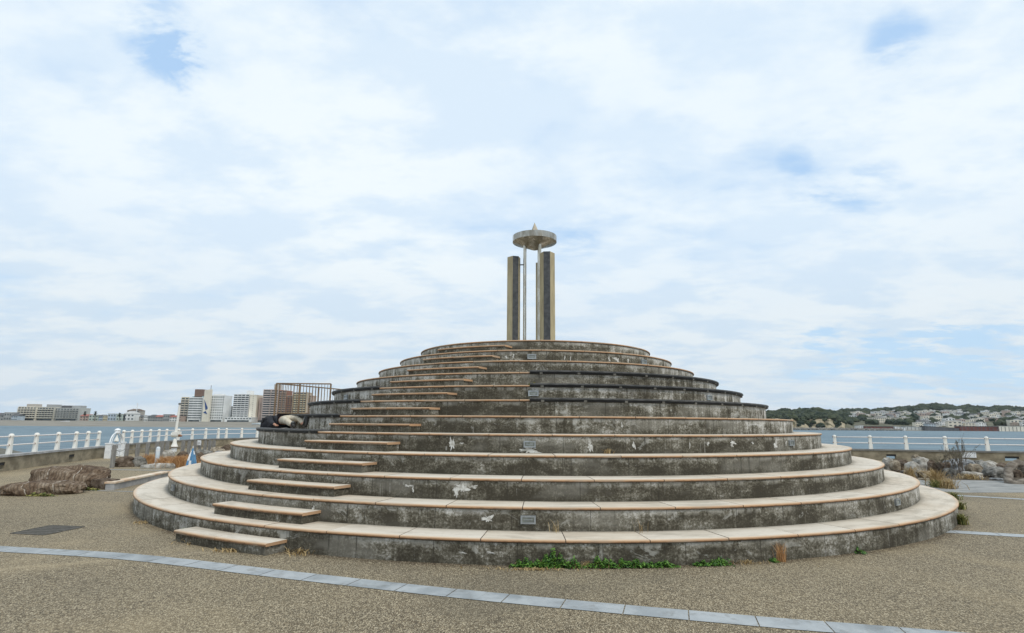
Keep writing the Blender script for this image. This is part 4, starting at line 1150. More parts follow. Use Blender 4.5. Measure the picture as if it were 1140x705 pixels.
# hair and fingers
b = MB(); b.lathe([(.001, -.1), (.07, -.06), (.095, .0), (.07, .07), (.001, .1)], 14, (1.83, .0, .17)); b.build('hair', M['hair'], per, smooth=True)
hb = MB()
for k in range(4): hb.tube([(.95, .175+.017*k, .07), (.905, .173+.018*k, .066), (.875-.006*abs(k-1.5), .174+.018*k, .045)], [.0095, .009, .007], 6)
hb.tube([(.96, .165, .07), (.925, .145, .062), (.905, .138, .05)], [.011, .010, .008], 6)
hb.build('hand', M['skin'], per, smooth=True)

bgp = azp(-70.5, 8.30); bgp = (bgp[0]+CX, bgp[1]+CY)
bag = rock('bag', (bgp[0], bgp[1], H*5+.042), (.62, .5, .34), M['dark_cloth'], 91, 'dark soft bag lying on the seat boards behind the person', rough=.35, box=.3)
bag['category'] = 'bag'
b = MB(); b.tube([(-.18, -.2, .12), (-.12, -.26, .26), (.02, -.24, .33), (.14, -.22, .24), (.18, -.2, .12)], .018, 6); b.build('strap', M['seat'], bag, smooth=True)
# ------------------------------------------------------------------ far buildings, left shore
M['glass'] = simple('dark window glass', (.06, .075, .085), (.12, .14, .15), .2, .25, bump=0)
WALLC = {}
def wallm(name, c):
    if name not in WALLC: WALLC[name] = simple(name+' rendered wall', c, tuple(x*.82 for x in c), .12, .85, bump=0)
    return WALLC[name]
wallm('white', (.82, .83, .82)); wallm('cream', (.76, .71, .60)); wallm('beige', (.52, .44, .36)); wallm('pink', (.52, .40, .34)); wallm('grey', (.36, .37, .37))
wallm('brown', (.20, .13, .10)); wallm('brick', (.34, .17, .13)); wallm('palegreen', (.54, .62, .56)); wallm('paleblue', (.50, .58, .66)); wallm('yellow', (.68, .60, .42)); wallm('palemid', (.58, .56, .49)); wallm('palegrey', (.50, .51, .49)); wallm('darkgrey', (.12, .12, .125)); wallm('rust', (.15, .055, .045)); wallm('mid', (.44, .41, .37))
ROOF = {'red': simple('red roof tiles', (.36, .13, .10), (.28, .11, .09), .2, .85, bump=0), 'slate': simple('slate roof', (.09, .095, .10), (.15, .15, .155), .2, .8, bump=0), 'brownroof': simple('brown roof', (.17, .13, .10), (.12, .09, .07), .2, .8, bump=0), 'paleroof': simple('pale flat roof', (.5, .5, .48), (.4, .4, .4), .2, .8, bump=0)}
WIN = {}
def winmesh(w_, h_):
    k = (round(w_, 2), round(h_, 2))
    if k not in WIN:
        b = MB(); b.box((0, 0, 0), (w_, .3, h_)); WIN[k] = b
    return WIN[k]
def tower(px0, px1, yt, yb, Y, floors, bays, wall, label, name='apartment_block', depth=16, balc=True, rz=0., balcmat=None, penthouse=None, winw=.6, winh=.5, side=True):
    A_ = at(px0, (yt+yb)/2, Y); B_ = at(px1, (yt+yb)/2, Y); w_ = B_.x-A_.x; zb = 1.1; zt = at((px0+px1)/2, yt, Y).z; h = zt-zb
    root = empty(name, ((A_.x+B_.x)/2, Y+depth/2, zb), label, 'building', rz=rz)
    b = MB(); b.box((0, 0, h/2), (w_, depth, h)); b.box((0, 0, h+.35), (w_+.3, depth+.3, .7)); b.build('wall', WALLC[wall], root)
    fh = (h-3)/floors; bw = w_/bays; first = None; fb = None
    for f in range(floors):
        z = 3+fh*(f+.5)
        for k in range(bays):
            if first is None:
                first = winmesh(bw*(winw if not balc else .82), fh*(winh if not balc else .66)).build('window', M['glass'], root); o = first
            else: o = first.copy(); COL.objects.link(o)
            o.location = (-w_/2+bw*(k+.5), -depth/2, z+(.05 if not balc else .12)*fh)
        if balc:
            if fb is None:
                bb = MB(); bb.box((0, -.75, -.1), (w_*.97, 1.5, .25)); bb.box((0, -1.45, .3), (w_*.97, .12, fh*.26))
                for k in range(bays+1): bb.box((-w_*.485+w_*.97*k/bays, -.45, fh*.4), (.22, .9, fh*.9))
                fb = bb.build('balcony', balcmat or WALLC[wall], root); o = fb
            else: o = fb.copy(); COL.objects.link(o)
            o.location = (0, -depth/2, 3+fh*f+.1)
    b = MB(); b.box((0, -depth/2-.1, 1.3), (w_*.8, .3, 2.0)); b.build('entrance', M['glass'], root)
    if penthouse:
        for (fx, pw, ph, m_, nm) in penthouse:
            b = MB(); b.box((fx*w_, 0, h+.7+ph/2), (pw, min(depth*.5, 8), ph)); b.build(nm, m_, root)
    return root
YL = 585
wh = WALLC['white']; cr = WALLC['cream']
tower(19.5, 40, 453.5, 468, YL, 5, 6, 'cream', 'left half of the long low cream apartment block on the far beach', 'apartment_block', balcmat=cr, penthouse=[(0, 9, 2.6, WALLC['mid'], 'roof_house')])
tower(40.2, 60, 454, 468, YL+2, 5, 6, 'palemid', balcmat=WALLC['palemid'], label='middle of the long low apartment block on the far beach', penthouse=[(.1, 9, 2.6, WALLC['grey'], 'roof_house')])
tower(60.2, 87.5, 455, 468, YL+4, 5, 8, 'palegrey', 'grey right half of the long low apartment block near the palms', balcmat=WALLC['palegrey'], penthouse=[(-.2, 8, 2.4, WALLC['darkgrey'], 'roof_house'), (.25, 9, 2.4, WALLC['grey'], 'roof_house')])
t = tower(201, 209.5, 443, 469, YL+6, 9, 2, 'yellow', 'narrow yellowish balcony tower left of the striped white hotel', balcmat=cr, depth=14)
t = tower(209.5, 224.5, 443, 469, YL, 9, 3, 'white', 'white hotel with ribbon windows and a brown rooftop sign', 'hotel', balc=False, winw=.94, winh=.42, penthouse=[(-.02, 7.6, 8.0, WALLC['brown'], 'rooftop_sign'), (.0, 12, .9, wallm('tealtrim', (.25, .42, .45)), 'trim')])
# tall slab with blue fins
A_ = at(224.2, 469, YL-6); B_ = at(231.6, 469, YL-6); zt = at(230, 433.5, YL-6).z
sl_ = empty('slab_tower', ((A_.x+B_.x)/2, YL-6, 1.2), 'tall narrow cream slab tower with two blue triangles on its front', 'building')
w_ = B_.x-A_.x; h = zt-1.2; b = MB()
b.add([(-w_/2, 0, 0), (w_/2, 0, 0), (w_/2, 3, 0), (-w_/2, 3, 0), (-w_*.47, 0, h-.8), (w_*.5, 0, h), (w_*.5, 3, h), (-w_*.47, 3, h-.8)], [(3, 2, 1, 0), (4, 5, 6, 7), (0, 1, 5, 4), (1, 2, 6, 5), (2, 3, 7, 6), (3, 0, 4, 7)])
b.build('wall', cr, sl_)
M['logo'] = simple('deep blue paint', (.02, .06, .20), (.03, .08, .24), .4, .6, bump=0)
for tri in ([(-.06, 229.6-225, 0)],):
    pass
def fin(pts):
    b = MB(); P2 = [at(x, y, YL-6.4) for x, y in pts]; b.add([(q.x-sl_.location.x, -.25, q.z-1.2) for q in P2]+[(q.x-sl_.location.x, .05, q.z-1.2) for q in P2], [(0, 1, 2) if len(pts) == 3 else (0, 1, 2, 3)]+[(i, (i+1) % len(pts), len(pts)+(i+1) % len(pts), len(pts)+i) for i in range(len(pts))])
    b.build('blue_fin', M['logo'], sl_)
fin([(227.4, 445), (231.2, 454.5), (230.0, 456), (228.6, 456.5)]); fin([(226.0, 459.5), (228.6, 457.6), (230.4, 461.2)])
b = MB(); b.tube([(w_*.3, 2, h), (w_*.3, 2, h+4)], .25, 6); b.build('antenna', M['coping_dark'], sl_)
tower(234.2, 249, 441, 469, YL, 9, 6, 'white', 'white hotel with small square windows right of the blue-marked slab tower', 'hotel', balc=False, winw=.5, winh=.45, penthouse=[(-.2, 8, 1.6, wh, 'roof_house')])
tower(250, 280, 465.3, 469.6, YL-8, 1, 9, 'white', 'long low white building in front of the white apartment tower', 'low_building', balc=False, winw=.6, winh=.6)
tower(253, 258.6, 453, 466, YL+20, 5, 3, 'grey', 'small pale grey block left of the white apartment tower', balc=False, winw=.4, winh=.45)
tower(259.5, 277, 439.5, 467, YL+4, 12, 4, 'white', 'white apartment tower with four columns of balconies and antennas', balcmat=wh, penthouse=[(.30, 4, 3.5, wh, 'roof_house')])
tower(277.2, 285, 440.5, 469, YL+3, 12, 1, 'cream', 'blank pale side wing of the white apartment tower', balc=False, winw=.06, winh=.3)
tower(285.2, 287.6, 443, 469, YL+12, 12, 1, 'darkgrey', 'thin dark gap building behind the pale side wing', balc=False, winw=.5)
tower(287.8, 292, 443.5, 469, YL+6, 1, 1, 'pink', 'windowless brown-pink side block of the striped tower', balc=False, winw=.05)
tower(292.2, 309, 434.5, 469, YL, 13, 2, 'pink', 'tall pinkish striped apartment tower with a box on its roof', balcmat=wallm('palepink', (.62, .54, .50)), penthouse=[(.22, 4.5, 5.5, WALLC['mid'], 'roof_house')])
tower(309.2, 318, 435.5, 469, YL+2, 13, 2, 'brick', 'darker brick bay of the striped tower behind the railing', balcmat=WALLC['pink'])
tower(318.2, 325, 441, 469, YL+2, 11, 1, 'pink', 'lower pink link block behind the railing', balcmat=WALLC['brick'])
tower(325.2, 341, 437.5, 469, YL, 12, 4, 'beige', 'orange-beige apartment tower seen through the railing bars', balcmat=WALLC['yellow'])
tower(341.2, 345.5, 441, 469, YL+6, 11, 1, 'pink', 'narrow pink end of the apartment row, next to the seat tiers', balcmat=WALLC['beige'])
# antennas on the white tower
# small houses
def house(px0, px1, yt, yb, Y, wall, roof, label, rtype='gable', nw=3, depth=9, floors=2, z=None, name='house', rz=0.):
    A_ = at(px0, yb, Y); B_ = at(px1, yb, Y); w_ = B_.x-A_.x; zb = (A_.z if z is None else z)-.4; zt = at((px0+px1)/2, yt, Y).z; h = max(zt-zb, 2.5)
    hw = h*.72 if rtype != 'flat' else h-.3
    root = empty(name, ((A_.x+B_.x)/2, Y+depth/2, zb), label, 'building', rz=rz)
    b = MB(); b.box((0, 0, hw/2), (w_, depth, hw)); b.build('wall', WALLC[wall], root)
    b = MB()
    if rtype == 'gable':
        x, y = w_/2+.4, depth/2+.5
        b.add([(-x, -y, hw), (x, -y, hw), (x, y, hw), (-x, y, hw), (-x, 0, h), (x, 0, h)], [(0, 1, 5, 4), (2, 3, 4, 5), (1, 2, 5), (3, 0, 4), (3, 2, 1, 0)])
    elif rtype == 'hip':
        x, y = w_/2+.4, depth/2+.5
        b.add([(-x, -y, hw), (x, -y, hw), (x, y, hw), (-x, y, hw), (-x*.5, 0, h), (x*.5, 0, h)], [(0, 1, 5, 4), (2, 3, 4, 5), (1, 2, 5), (3, 0, 4), (3, 2, 1, 0)])
    else: b.box((0, 0, hw+.2), (w_+.4, depth+.4, .45))
    b.build('roof', ROOF[roof], root); fo = None
    for f in range(floors):
        for k in range(nw):
            fh = hw/floors
            if fo is None: fo = winmesh(w_/nw*.5, fh*.42).build('window', M['glass'], root); o = fo
            else: o = fo.copy(); COL.objects.link(o)
            o.location = (-w_/2+w_/nw*(k+.5), -depth/2, fh*(f+.52))
    return root
YS = 570
for a in [(-6, 3.5, 460, 468, 'grey', 'slate', 'grey house at the very left of the far shore', 'gable'),
          (3.8, 12, 459.5, 468, 'grey', 'paleroof', 'grey flat-roofed house just left of the low apartment block', 'flat'),
          (12.3, 18.8, 461, 468, 'paleblue', 'slate', 'bluish house touching the low apartment block', 'gable'),
          (88.5, 98, 461.5, 468, 'pink', 'red', 'pink house with red roof under the left palm', 'gable'),
          (98.5, 109, 462.3, 468, 'palegreen', 'paleroof', 'pale green low house under the right palm', 'flat'),
          (109.5, 114, 462, 468, 'paleblue', 'slate', 'small blue house with dark roof right of the palms', 'gable'),
          (114.3, 119, 463, 468, 'yellow', 'paleroof', 'small yellowish flat house right of the palms', 'flat'),
          (119.5, 128.5, 461, 468, 'paleblue', 'paleroof', 'lilac blue flat house left of the white house', 'flat'),
          (129, 139, 461.5, 468, 'palegreen', 'paleroof', 'mint white house with a stepped roof', 'flat'),
          (137, 149, 458, 468, 'white', 'paleroof', 'brightest white villa beneath the big brown roof', 'hip'),
          (141, 155, 455.5, 462, 'mid', 'brownroof', 'large building with wide brown roof rising behind the white villa', 'hip'),
          (149.5, 159, 462.5, 468, 'mid', 'slate', 'greyish house with dark roof right of the white villa', 'gable'),
          (159.5, 164, 463, 469, 'white', 'paleroof', 'tiny white house mid way to the hotels', 'flat'),
          (164.5, 172, 462, 469, 'grey', 'slate', 'grey house with dark roof left of the red-roofed house', 'hip'),
          (172.5, 181, 462.5, 469, 'grey', 'red', 'grey house with red roof left of the grey block', 'gable'),
          (181.3, 188, 461.8, 469, 'grey', 'slate', 'plain grey block between two red roofs', 'flat'),
          (188.5, 197, 462.8, 469, 'white', 'red', 'white house with red roof beside the hotels', 'gable'),
          (197.2, 201, 463, 469, 'pink', 'slate', 'narrow pink house touching the hotel row', 'flat')]:
    house(a[0], a[1], a[2]-.3, a[3], YS+(8 if a[1] > 150 else 0)+(20 if 'large' in a[6] else 0), a[4], a[5], a[6], a[7])
# palms
for (px, yt, lb) in ((93.7, 457.5, 'left of two slender palms above the pink house'), (105.2, 457.5, 'right of two slender palms above the pale green house'), (132.5, 459.5, 'short round palm left of the white villa')):
    q = at(px, 468, YS-6); zt = at(px, yt, YS-6).z; root = empty('palm_tree', (q.x, YS-6, 1.0), lb, 'palm tree')
    b = MB(); h = zt-1.0-2; b.tube([(0, 0, 0), (.2, 0, h*.5), (0, 0, h)], [.45, .32, .28], 6); b.build('trunk', M['twig'], root)
    b = MB(); rg = random.Random(int(px))
    for k in range(70):
        a = rg.uniform(0, 2*PI); e = rg.uniform(-1.3, 1.3); ln = rg.uniform(1.8, 2.8); d_ = Vector((math.cos(a)*math.cos(e), math.sin(a)*math.cos(e), math.sin(e)))
        c = Vector((0, 0, h)); q2 = c+d_*ln+Vector((0, 0, -.3)); s_ = d_.cross(Vector((0, 0, 1)))
        s_ = s_.normalized()*.3 if s_.length > .1 else Vector((.3, 0, 0)); s0 = len(b.f)
        b.add([c, c.lerp(q2, .5)+s_, q2, c.lerp(q2, .5)-s_], [(0, 1, 2, 3)]); b.c[s0] = rg.random()*.6
    b.build('crown', M['forest'], root)
# aerial over the big brown roof
q = at(152.5, 455, YS+20); b = MB(); b.tube([(0, 0, -6), (0, 0, 5.5)], .3, 6); b.box((0, 0, 5.2), (1.4, .4, .5))
tag(b.build('radio_mast', M['bright_white'], None, loc=(q.x, q.y, q.z)), 'thin white mast above the big brown roof on the far shore', 'mast')
# boats on the far sand
def boat(px, py, wpx, Y, label, mat):
    q = at(px, py, Y); l_ = wpx/F*Y; b = MB(); n = 10; vs = []
    for i in range(n+1):
        t = i/n; x = -l_/2+l_*t; hw_ = l_*.16*math.sin(PI*min(t*.75+.22, 1))
        for (yy, zz) in ((-hw_, .14*l_+.05*l_*t), (-hw_*.7, .02*l_), (0, 0), (hw_*.7, .02*l_), (hw_, .14*l_+.05*l_*t)): vs.append((x, yy, zz))
    b.add(vs, [(i*5+k, (i+1)*5+k, (i+1)*5+k+1, i*5+k+1) for i in range(n) for k in range(4)]+[tuple(range(5)), tuple(n*5+k for k in range(5))[::-1]])
    b.box((0, 0, .1*l_), (l_*.6, l_*.24, .02*l_), 0)
    return tag(b.build('boat', mat, None, smooth='auto', loc=(q.x, q.y, q.z)), label, 'boat')
boat(72.5, 470.4, 9.5, 545, 'pale boat drawn up on the far beach below the grey apartment block', M['bright_white'])
boat(285.5, 472.8, 10, 500, 'pale grey boat on the beach edge right of the white tower', M['paleblue'])

# ------------------------------------------------------------------ right shore: hills, cliffs, forest, town
SKY_R = [(820, 458), (855, 455), (873, 453.5), (880, 456), (890, 453.5), (905, 454), (918, 456), (930, 457.5), (945, 454.5), (958, 454), (970, 456), (985, 453.5), (1000, 453), (1012, 451.8), (1022, 450.5), (1032, 448.8), (1045, 449), (1055, 450.3), (1065, 451.3), (1078, 450.6), (1090, 452), (1100, 453), (1112, 450.8), (1122, 451.5), (1132, 453), (1145, 452), (1180, 453), (1240, 456)]
def skl(u_):
    # returns slope (z-eye)/Y of the ridge line for a direction u = x/Y
    prev = None
    for (px, y) in SKY_R:
        r_ = ray(px, y); uu = r_.x/r_.y; ss = r_.z/r_.y
        if prev and uu >= u_: t = (u_-prev[0])/(uu-prev[0]); return prev[1]+(ss-prev[1])*max(0, min(1, t))
        prev = (uu, ss)
    return prev[1]
UH = ray(925, 460).x/ray(925, 460).y
def ridgeY(u_): 
    t = max(0, min(1, (u_-UH+.02)/.06)); t = t*t*(3-2*t); return 760+(1330-760)*t
def hz(u_, Y):
    yr = ridgeY(u_); zr = EYE+skl(u_)*yr-7
    if Y < 633: return -2.9
    n_ = 3*noise.noise(Vector((u_*60, Y*.01, 0)))+1.5*noise.noise(Vector((u_*150, Y*.03, 3)))
    t0 = max(0, min(1, (UH+.035-u_)/.03))       # headland weight
    tt = max(0, min(1, (Y-642)/(yr-642)))
    low = (.2 if Y > 641 else -2.3+(Y-633)*.3)+(zr-.2)*(tt**1.0)
    cliff = 9.5*max(0, min(1, (Y-640-8*noise.noise(Vector((u_*90, 7, 0))))/9)); cl = cliff+(zr-9.5)*max(0, min(1, (Y-652)/(yr-652)))**.8
    z_ = low*(1-t0)+cl*t0
    if Y > yr: z_ = zr-(Y-yr)*.04
    return z_ + (n_*min(1, tt*2) if Y < yr*1.02 else 0)
b = MB(); NU = 260; us = [.40+.62*i/NU for i in range(NU+1)]
ys_ = [618, 628, 634, 637, 640, 643, 646, 649, 652, 656, 662, 672]+[690+22*k for k in range(32)]+[1420, 1700, 2600]
vs = [(u_*Y, Y, hz(u_, Y)) for u_ in us for Y in ys_]; NY = len(ys_)
b.add(vs, [(i*NY+j, (i+1)*NY+j, (i+1)*NY+j+1, i*NY+j+1) for i in range(NU) for j in range(NY-1)])
for fi in range(len(b.f)):
    i, j = divmod(fi, NY-1); Y = ys_[j]; u_ = us[i]
    b.m[fi] = 2 if Y < 634 else (1 if (Y < 656 and u_ < UH+.02) else 0)
M['hill'] = simple('scrubby hillside', (.055, .065, .035), (.15, .135, .09), .03, .95, bump=0)
tag(b.build('hills', [M['hill'], M['cliff'], M['sand']], None, smooth=False), kind='structure')
# more cliff relief
b = MB(); rg = random.Random(41)
# forest (one mass)
ico = bmesh.new(); bmesh.ops.create_icosphere(ico, subdivisions=2, radius=1); IV = [v.co.copy() for v in ico.verts]; IF = [tuple(v.index for v in f.verts) for f in ico.faces]; ico.free()
fb = MB(); rg = random.Random(12)
def clump(x, y, z, r_):
    off = Vector((rg.uniform(0, 99), rg.uniform(0, 99), 0)); tv = rg.random()
    s0 = len(fb.f)
    fb.add([(x+v.x*r_*(1+.5*noise.noise(v*1.7+off)), y+v.y*r_*(1+.5*noise.noise(v*1.7+off)), z+v.z*r_*.75*(1+.6*noise.noise(v*2.1+off))) for v in IV], IF)
    for k in range(len(IF)): fb.c[s0+k] = max(0, min(1, tv+rg.uniform(-.25, .25)))
for _ in range(900):            # headland
    u_ = rg.uniform(.41, UH+.03); yr = ridgeY(u_); Y = 650+(yr-640)*rg.random()
    clump(u_*Y, Y, hz(u_, Y)+1.2, rg.uniform(2.6, 5.2))
for _ in range(1900):           # far ridge
    u_ = rg.uniform(UH-.02, 1.0); yr = ridgeY(u_); Y = yr*rg.uniform(.84, 1.03) if rg.random() < .85 else rg.uniform(700, yr)
    clump(u_*Y, Y, hz(u_, Y)+1.5, rg.uniform(4, 8))
for _ in range(430):            # trees between the houses
    u_ = rg.uniform(UH+.01, 1.0); Y = rg.uniform(680, 1150)
    if noise.noise(Vector((u_*22, Y*.008, 5))) < -.02: continue
    clump(u_*Y, Y, hz(u_, Y)+1.5, rg.uniform(3, 6))
for _ in range(160):            # cliff scrub
    u_ = rg.uniform(.42, UH+.02); Y = rg.uniform(643, 655)
    if noise.noise(Vector((u_*70, 1, 5))) < .0: continue
    clump(u_*Y, Y, hz(u_, Y)+.3, rg.uniform(1.5, 3))
tag(fb.build('wooded_slopes', M['forest'], None), 'dark evergreen woods covering the hills across the bay', 'woods', kind='stuff')
# rocks at the foot of the cliffs
b = MB(); rg = random.Random(77)
fb2 = fb; fb = MB()
for _ in range(420):
    u_ = rg.uniform(.41, .66); Y = rg.uniform(612, 634); clump(u_*Y, Y, -2.3+(Y-612)*.06, rg.uniform(.7, 2.0))
tag(fb.build('shore_rocks', ROCKC['grey'], None), 'jumble of grey tide rocks along the foot of the cliffs', 'rocks', kind='stuff')

# town: prototypes, then copies
protos = {}
KINDS = [('white', 'paleroof', 'flat', 11, 9, 7, 'white flat-roofed house on the hillside across the bay'),
         ('white', 'slate', 'gable', 9, 8, 6.5, 'white house with dark pitched roof on the hillside across the bay'),
         ('cream', 'paleroof', 'flat', 15, 9, 9, 'wide cream flat-roofed block on the hillside across the bay'),
         ('beige', 'brownroof', 'hip', 9, 8, 6.5, 'beige house with brown hipped roof on the hillside across the bay'),
         ('grey', 'slate', 'gable', 10, 8, 6.5, 'grey house with dark pitched roof on the hillside across the bay'),
         ('pink', 'paleroof', 'flat', 10, 9, 9, 'pinkish flat-roofed block on the hillside across the bay'),
         ('paleblue', 'slate', 'hip', 9, 8, 6, 'pale blue house with dark hipped roof on the hillside across the bay')]
def mkproto(kind, loc_, sc, rz):
    wall, roof, rt, w_, dp, h, lb = kind
    root = empty('hillside_house', loc_, lb, 'house', 'houses crowding the hillside across the bay', rz=rz); root.scale = sc
    hw = h*.7 if rt != 'flat' else h-.3; kids = []
    b = MB(); b.box((0, 0, hw/2-2), (w_, dp, hw+4)); kids.append(b.build('wall', WALLC[wall], root))
    b = MB(); x, y = w_/2+.4, dp/2+.4
    if rt == 'flat': b.box((0, 0, hw+.15), (w_+.4, dp+.4, .35)); b.box((w_*.2, 0, hw+1.0), (w_*.3, dp*.4, 1.4))
    else:
        k = 1 if rt == 'gable' else .45
        b.add([(-x, -y, hw), (x, -y, hw), (x, y, hw), (-x, y, hw), (-x*k, 0, h), (x*k, 0, h)], [(0, 1, 5, 4), (2, 3, 4, 5), (1, 2, 5), (3, 0, 4), (3, 2, 1, 0)])
    kids.append(b.build('roof', ROOF[roof], root)); f0 = None
    for f in range(2):
        for q in range(3):
            if f0 is None: f0 = winmesh(w_/3*.5, hw/2*.4).build('window', M['glass'], root); o = f0
            else: o = f0.copy(); COL.objects.link(o)
            o.location = (-w_/2+w_/3*(q+.5), -dp/2, hw/2*(f+.55)); kids.append(o)
    return root, kids
rg = random.Random(23); placed = []; tries = 0; nh = 0
U1, U2, U3, U4 = [ray(q, 470).x/ray(q, 470).y for q in (962, 1020, 1090, 1126)]
wts = [14, 5, 6, 2, 3, 3, 1]
while nh < 285 and tries < 9000:
    tries += 1
    u_ = rg.uniform(UH+.035, .97); Y = rg.choice((rg.uniform(655, 740), rg.uniform(760, 960), rg.uniform(850, 975)))
    if u_ < UH+.09 and Y < 820: continue
    if U1 < u_ < U2 and Y < 860: continue
    if U3 < u_ < U4 and Y < 830: continue
    # dense band high on the slope, greener belt below it
    dens = .95 if Y > 850 else (.30 if Y > 750 else .7)
    if rg.random() > dens: continue
    if noise.noise(Vector((u_*14, Y*.006, 9))) < -.34: continue
    x = u_*Y
    if any((x-a)**2+(Y-c)**2 < 11**2 for a, c in placed): continue
    placed.append((x, Y)); kind = rg.choices(KINDS, wts)[0]
    s = rg.uniform(.5, .95)*(1. if Y > 850 else .9); loc_ = (x, Y, hz(u_, Y)+.2); rz = rg.uniform(-.5, .5)
    sc = (s*rg.uniform(.85, 1.3), s, s*rg.uniform(.85, 1.15))
    row = 'by the shore' if Y < 760 else ('on the middle slope' if Y < 870 else 'on the upper slope')
    prt = ('left' if u_ < .70 else ('centre' if u_ < .80 else 'right'))
    key = kind[6]; lab = key.replace('on the hillside across the bay', row+' across the bay, '+prt+' part')
    if key not in protos: protos[key] = mkproto(kind, loc_, sc, rz); protos[key][0]['label'] = lab
    else: copy_tree(protos[key][0], protos[key][1], loc_, rz, sc, lab)
    nh += 1
# bigger named buildings of the town
def hz_at(px, Y): r_ = ray(px, 470); return hz(r_.x/r_.y, Y)
def big(px0, px1, yt, yb, Y, fl, bays, wall, label, **k):
    z_ = hz_at((px0+px1)/2, Y)
    return tower(px0, px1, yt, yb, Y, fl, bays, wall, label, balc=False, depth=14, **k)
def bigblock(px0, px1, yt, yb, Y, fl, bays, wall, label, name='apartment_block', winw=.55, winh=.45):
    A_ = at(px0, yb, Y); B_ = at(px1, yb, Y); w_ = B_.x-A_.x; zb = A_.z-3; zt = at((px0+px1)/2, yt, Y).z; h = zt-zb; dp = 12
    root = empty(name, ((A_.x+B_.x)/2, Y+dp/2, zb), label, 'building')
    m_ = MB(); m_.box((0, 0, h/2), (w_, dp, h)); m_.build('wall', WALLC[wall], root)
    m_ = MB(); m_.box((0, 0, h+.2), (w_+.6, dp+.6, .5)); m_.box((w_*.22, 0, h+1.3), (w_*.2, dp*.4, 1.8)); m_.build('roof', ROOF['paleroof'], root)
    fh = (h-3)/fl; f0 = None
    for f in range(fl):
        for q in range(bays):
            if f0 is None: f0 = winmesh(w_/bays*winw, fh*winh).build('window', M['glass'], root); o = f0
            else: o = f0.copy(); COL.objects.link(o)
            o.location = (-w_/2+w_/bays*(q+.5), -dp/2, 3+fh*(f+.5))
    return root
bigblock(972, 994, 465.2, 472, 760, 3, 10, 'cream', 'long cream hotel with window rows above the red-brown quay sheds')
bigblock(1001, 1014, 465, 472.5, 765, 3, 6, 'cream', 'shorter cream hotel right of the long cream one')
bigblock(974, 990, 458.3, 462.5, 1010, 2, 7, 'white', 'long white block on the upper slope above the cream hotel')
bigblock(990.5, 1001, 457.8, 462.5, 1020, 2, 4, 'beige', 'beige block beside the long white one on the upper slope')
bigblock(1024, 1043, 457.2, 461.5, 1060, 2, 8, 'white', 'white terrace on the upper slope under the highest ridge')
bigblock(1043, 1062, 457.5, 462, 1070, 2, 8, 'mid', 'tan institutional block with a small turret on the upper slope')
bigblock(1060, 1076, 456.8, 463, 1040, 3, 7, 'cream', 'largest cream block on the upper slope')
bigblock(1093, 1104, 465, 472.5, 800, 4, 6, 'pink', 'left of the row of pink apartment blocks near the shore')
bigblock(1105.5, 1113, 465.5, 472.5, 802, 4, 4, 'pink', 'middle of the row of pink apartment blocks near the shore')
bigblock(1114.5, 1122, 466, 472.5, 804, 4, 4, 'beige', 'right end of the row of pink apartment blocks near the shore')
bigblock(1118, 1136, 459.5, 466, 980, 3, 6, 'white', 'broad white building with domed outline at the right of the town')
bigblock(1028, 1036, 467, 472, 850, 2, 4, 'paleblue', 'blue-walled house in the green belt of the hillside')
bigblock(1107, 1115, 461.5, 466, 985, 2, 3, 'white', 'bright white cube house left of the domed white building')
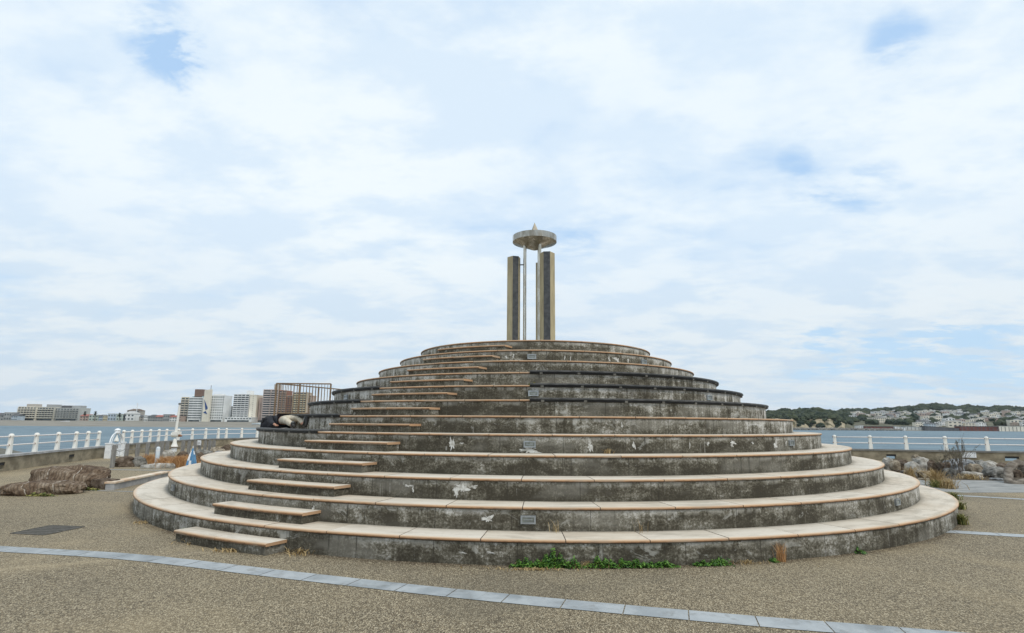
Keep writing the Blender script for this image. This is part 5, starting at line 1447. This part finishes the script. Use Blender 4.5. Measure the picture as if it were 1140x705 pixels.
# quay sheds on the waterfront
def shed(px0, px1, yt, yb, Y, mat, label, slant=0., name='quay_shed'):
    Y -= 5
    A_ = at(px0, yb, Y); B_ = at(px1, yb, Y); w_ = B_.x-A_.x; zt = at((px0+px1)/2, yt, Y).z; zb = -2.4; h = zt-zb
    root = empty(name, ((A_.x+B_.x)/2, Y, zb), label, 'shed')
    m_ = MB(); m_.add([(-w_/2, 0, 0), (w_/2, 0, 0), (w_/2, 8, 0), (-w_/2, 8, 0), (-w_/2, 0, h), (w_/2, 0, h*(1-slant)), (w_/2, 8, h*(1-slant)), (-w_/2, 8, h)], [(3, 2, 1, 0), (4, 5, 6, 7), (0, 1, 5, 4), (1, 2, 6, 5), (2, 3, 7, 6), (3, 0, 4, 7)]); m_.build('wall', mat, root)
    m_ = MB(); n = max(3, int(w_/4))
    for q in range(n): m_.box((-w_/2+w_*(q+.5)/n, -.1, h*.45*(1-slant*(q/n))), (.35, .3, h*.85*(1-slant*(q/n))))
    m_.build('buttress', WALLC['darkgrey'], root)
    m_ = MB(); m_.add([(-w_/2-.3, -.3, h+.05), (w_/2+.3, -.3, h*(1-slant)+.05), (w_/2+.3, 8.3, h*(1-slant)+.05), (-w_/2-.3, 8.3, h+.05), (-w_/2-.3, -.3, h+.35), (w_/2+.3, -.3, h*(1-slant)+.35), (w_/2+.3, 8.3, h*(1-slant)+.35), (-w_/2-.3, 8.3, h+.35)], [(3, 2, 1, 0), (4, 5, 6, 7), (0, 1, 5, 4), (1, 2, 6, 5), (2, 3, 7, 6), (3, 0, 4, 7)]); m_.build('coping', ROOF['slate'] if mat != wh else ROOF['paleroof'], root)
shed(962.5, 994.5, 475, 479, 636, WALLC['rust'], 'leftmost red-brown quay wall with flat top below the long cream hotel')
shed(956.5, 962, 474, 479, 637, wh, 'small white shed left of the red-brown quay wall')
shed(1030, 1068, 475, 479, 636, WALLC['darkgrey'], 'long blackish quay wall sloping down to the right', .45)
shed(1069, 1112.5, 475, 479, 637, WALLC['rust'], 'longest red-brown quay wall near the right of the bay')
shed(1113, 1190, 474.8, 480, 636, cr, 'long cream quay wall at the right edge of the bay')
shed(997, 1008, 475, 479, 634, wh, 'white covered boat shed on the quay between the dark walls', .35)
shed(1008.5, 1029.5, 474.8, 479, 640, WALLC['palegrey'], 'pale grey boatyard wall between the red-brown and blackish ones', .25)

# ------------------------------------------------------------------ air
t = MB(); t.box((0, 0, 60), (6400, 6400, 129))
hm = bpy.data.materials.new('haze air'); hm.use_nodes = True
for n in list(hm.node_tree.nodes):
    if n.type == 'BSDF_PRINCIPLED': hm.node_tree.nodes.remove(n)
pv = hm.node_tree.nodes.new('ShaderNodeVolumePrincipled'); pv.inputs['Density'].default_value = .00005; pv.inputs['Color'].default_value = (.86, .92, 1, 1); pv.inputs['Anisotropy'].default_value = .2
hm.node_tree.links.new(pv.outputs[0], [n for n in hm.node_tree.nodes if n.type == 'OUTPUT_MATERIAL'][0].inputs['Volume'])
tag(t.build('haze', hm), 'thin pale sea haze over the bay', 'haze', kind='stuff')
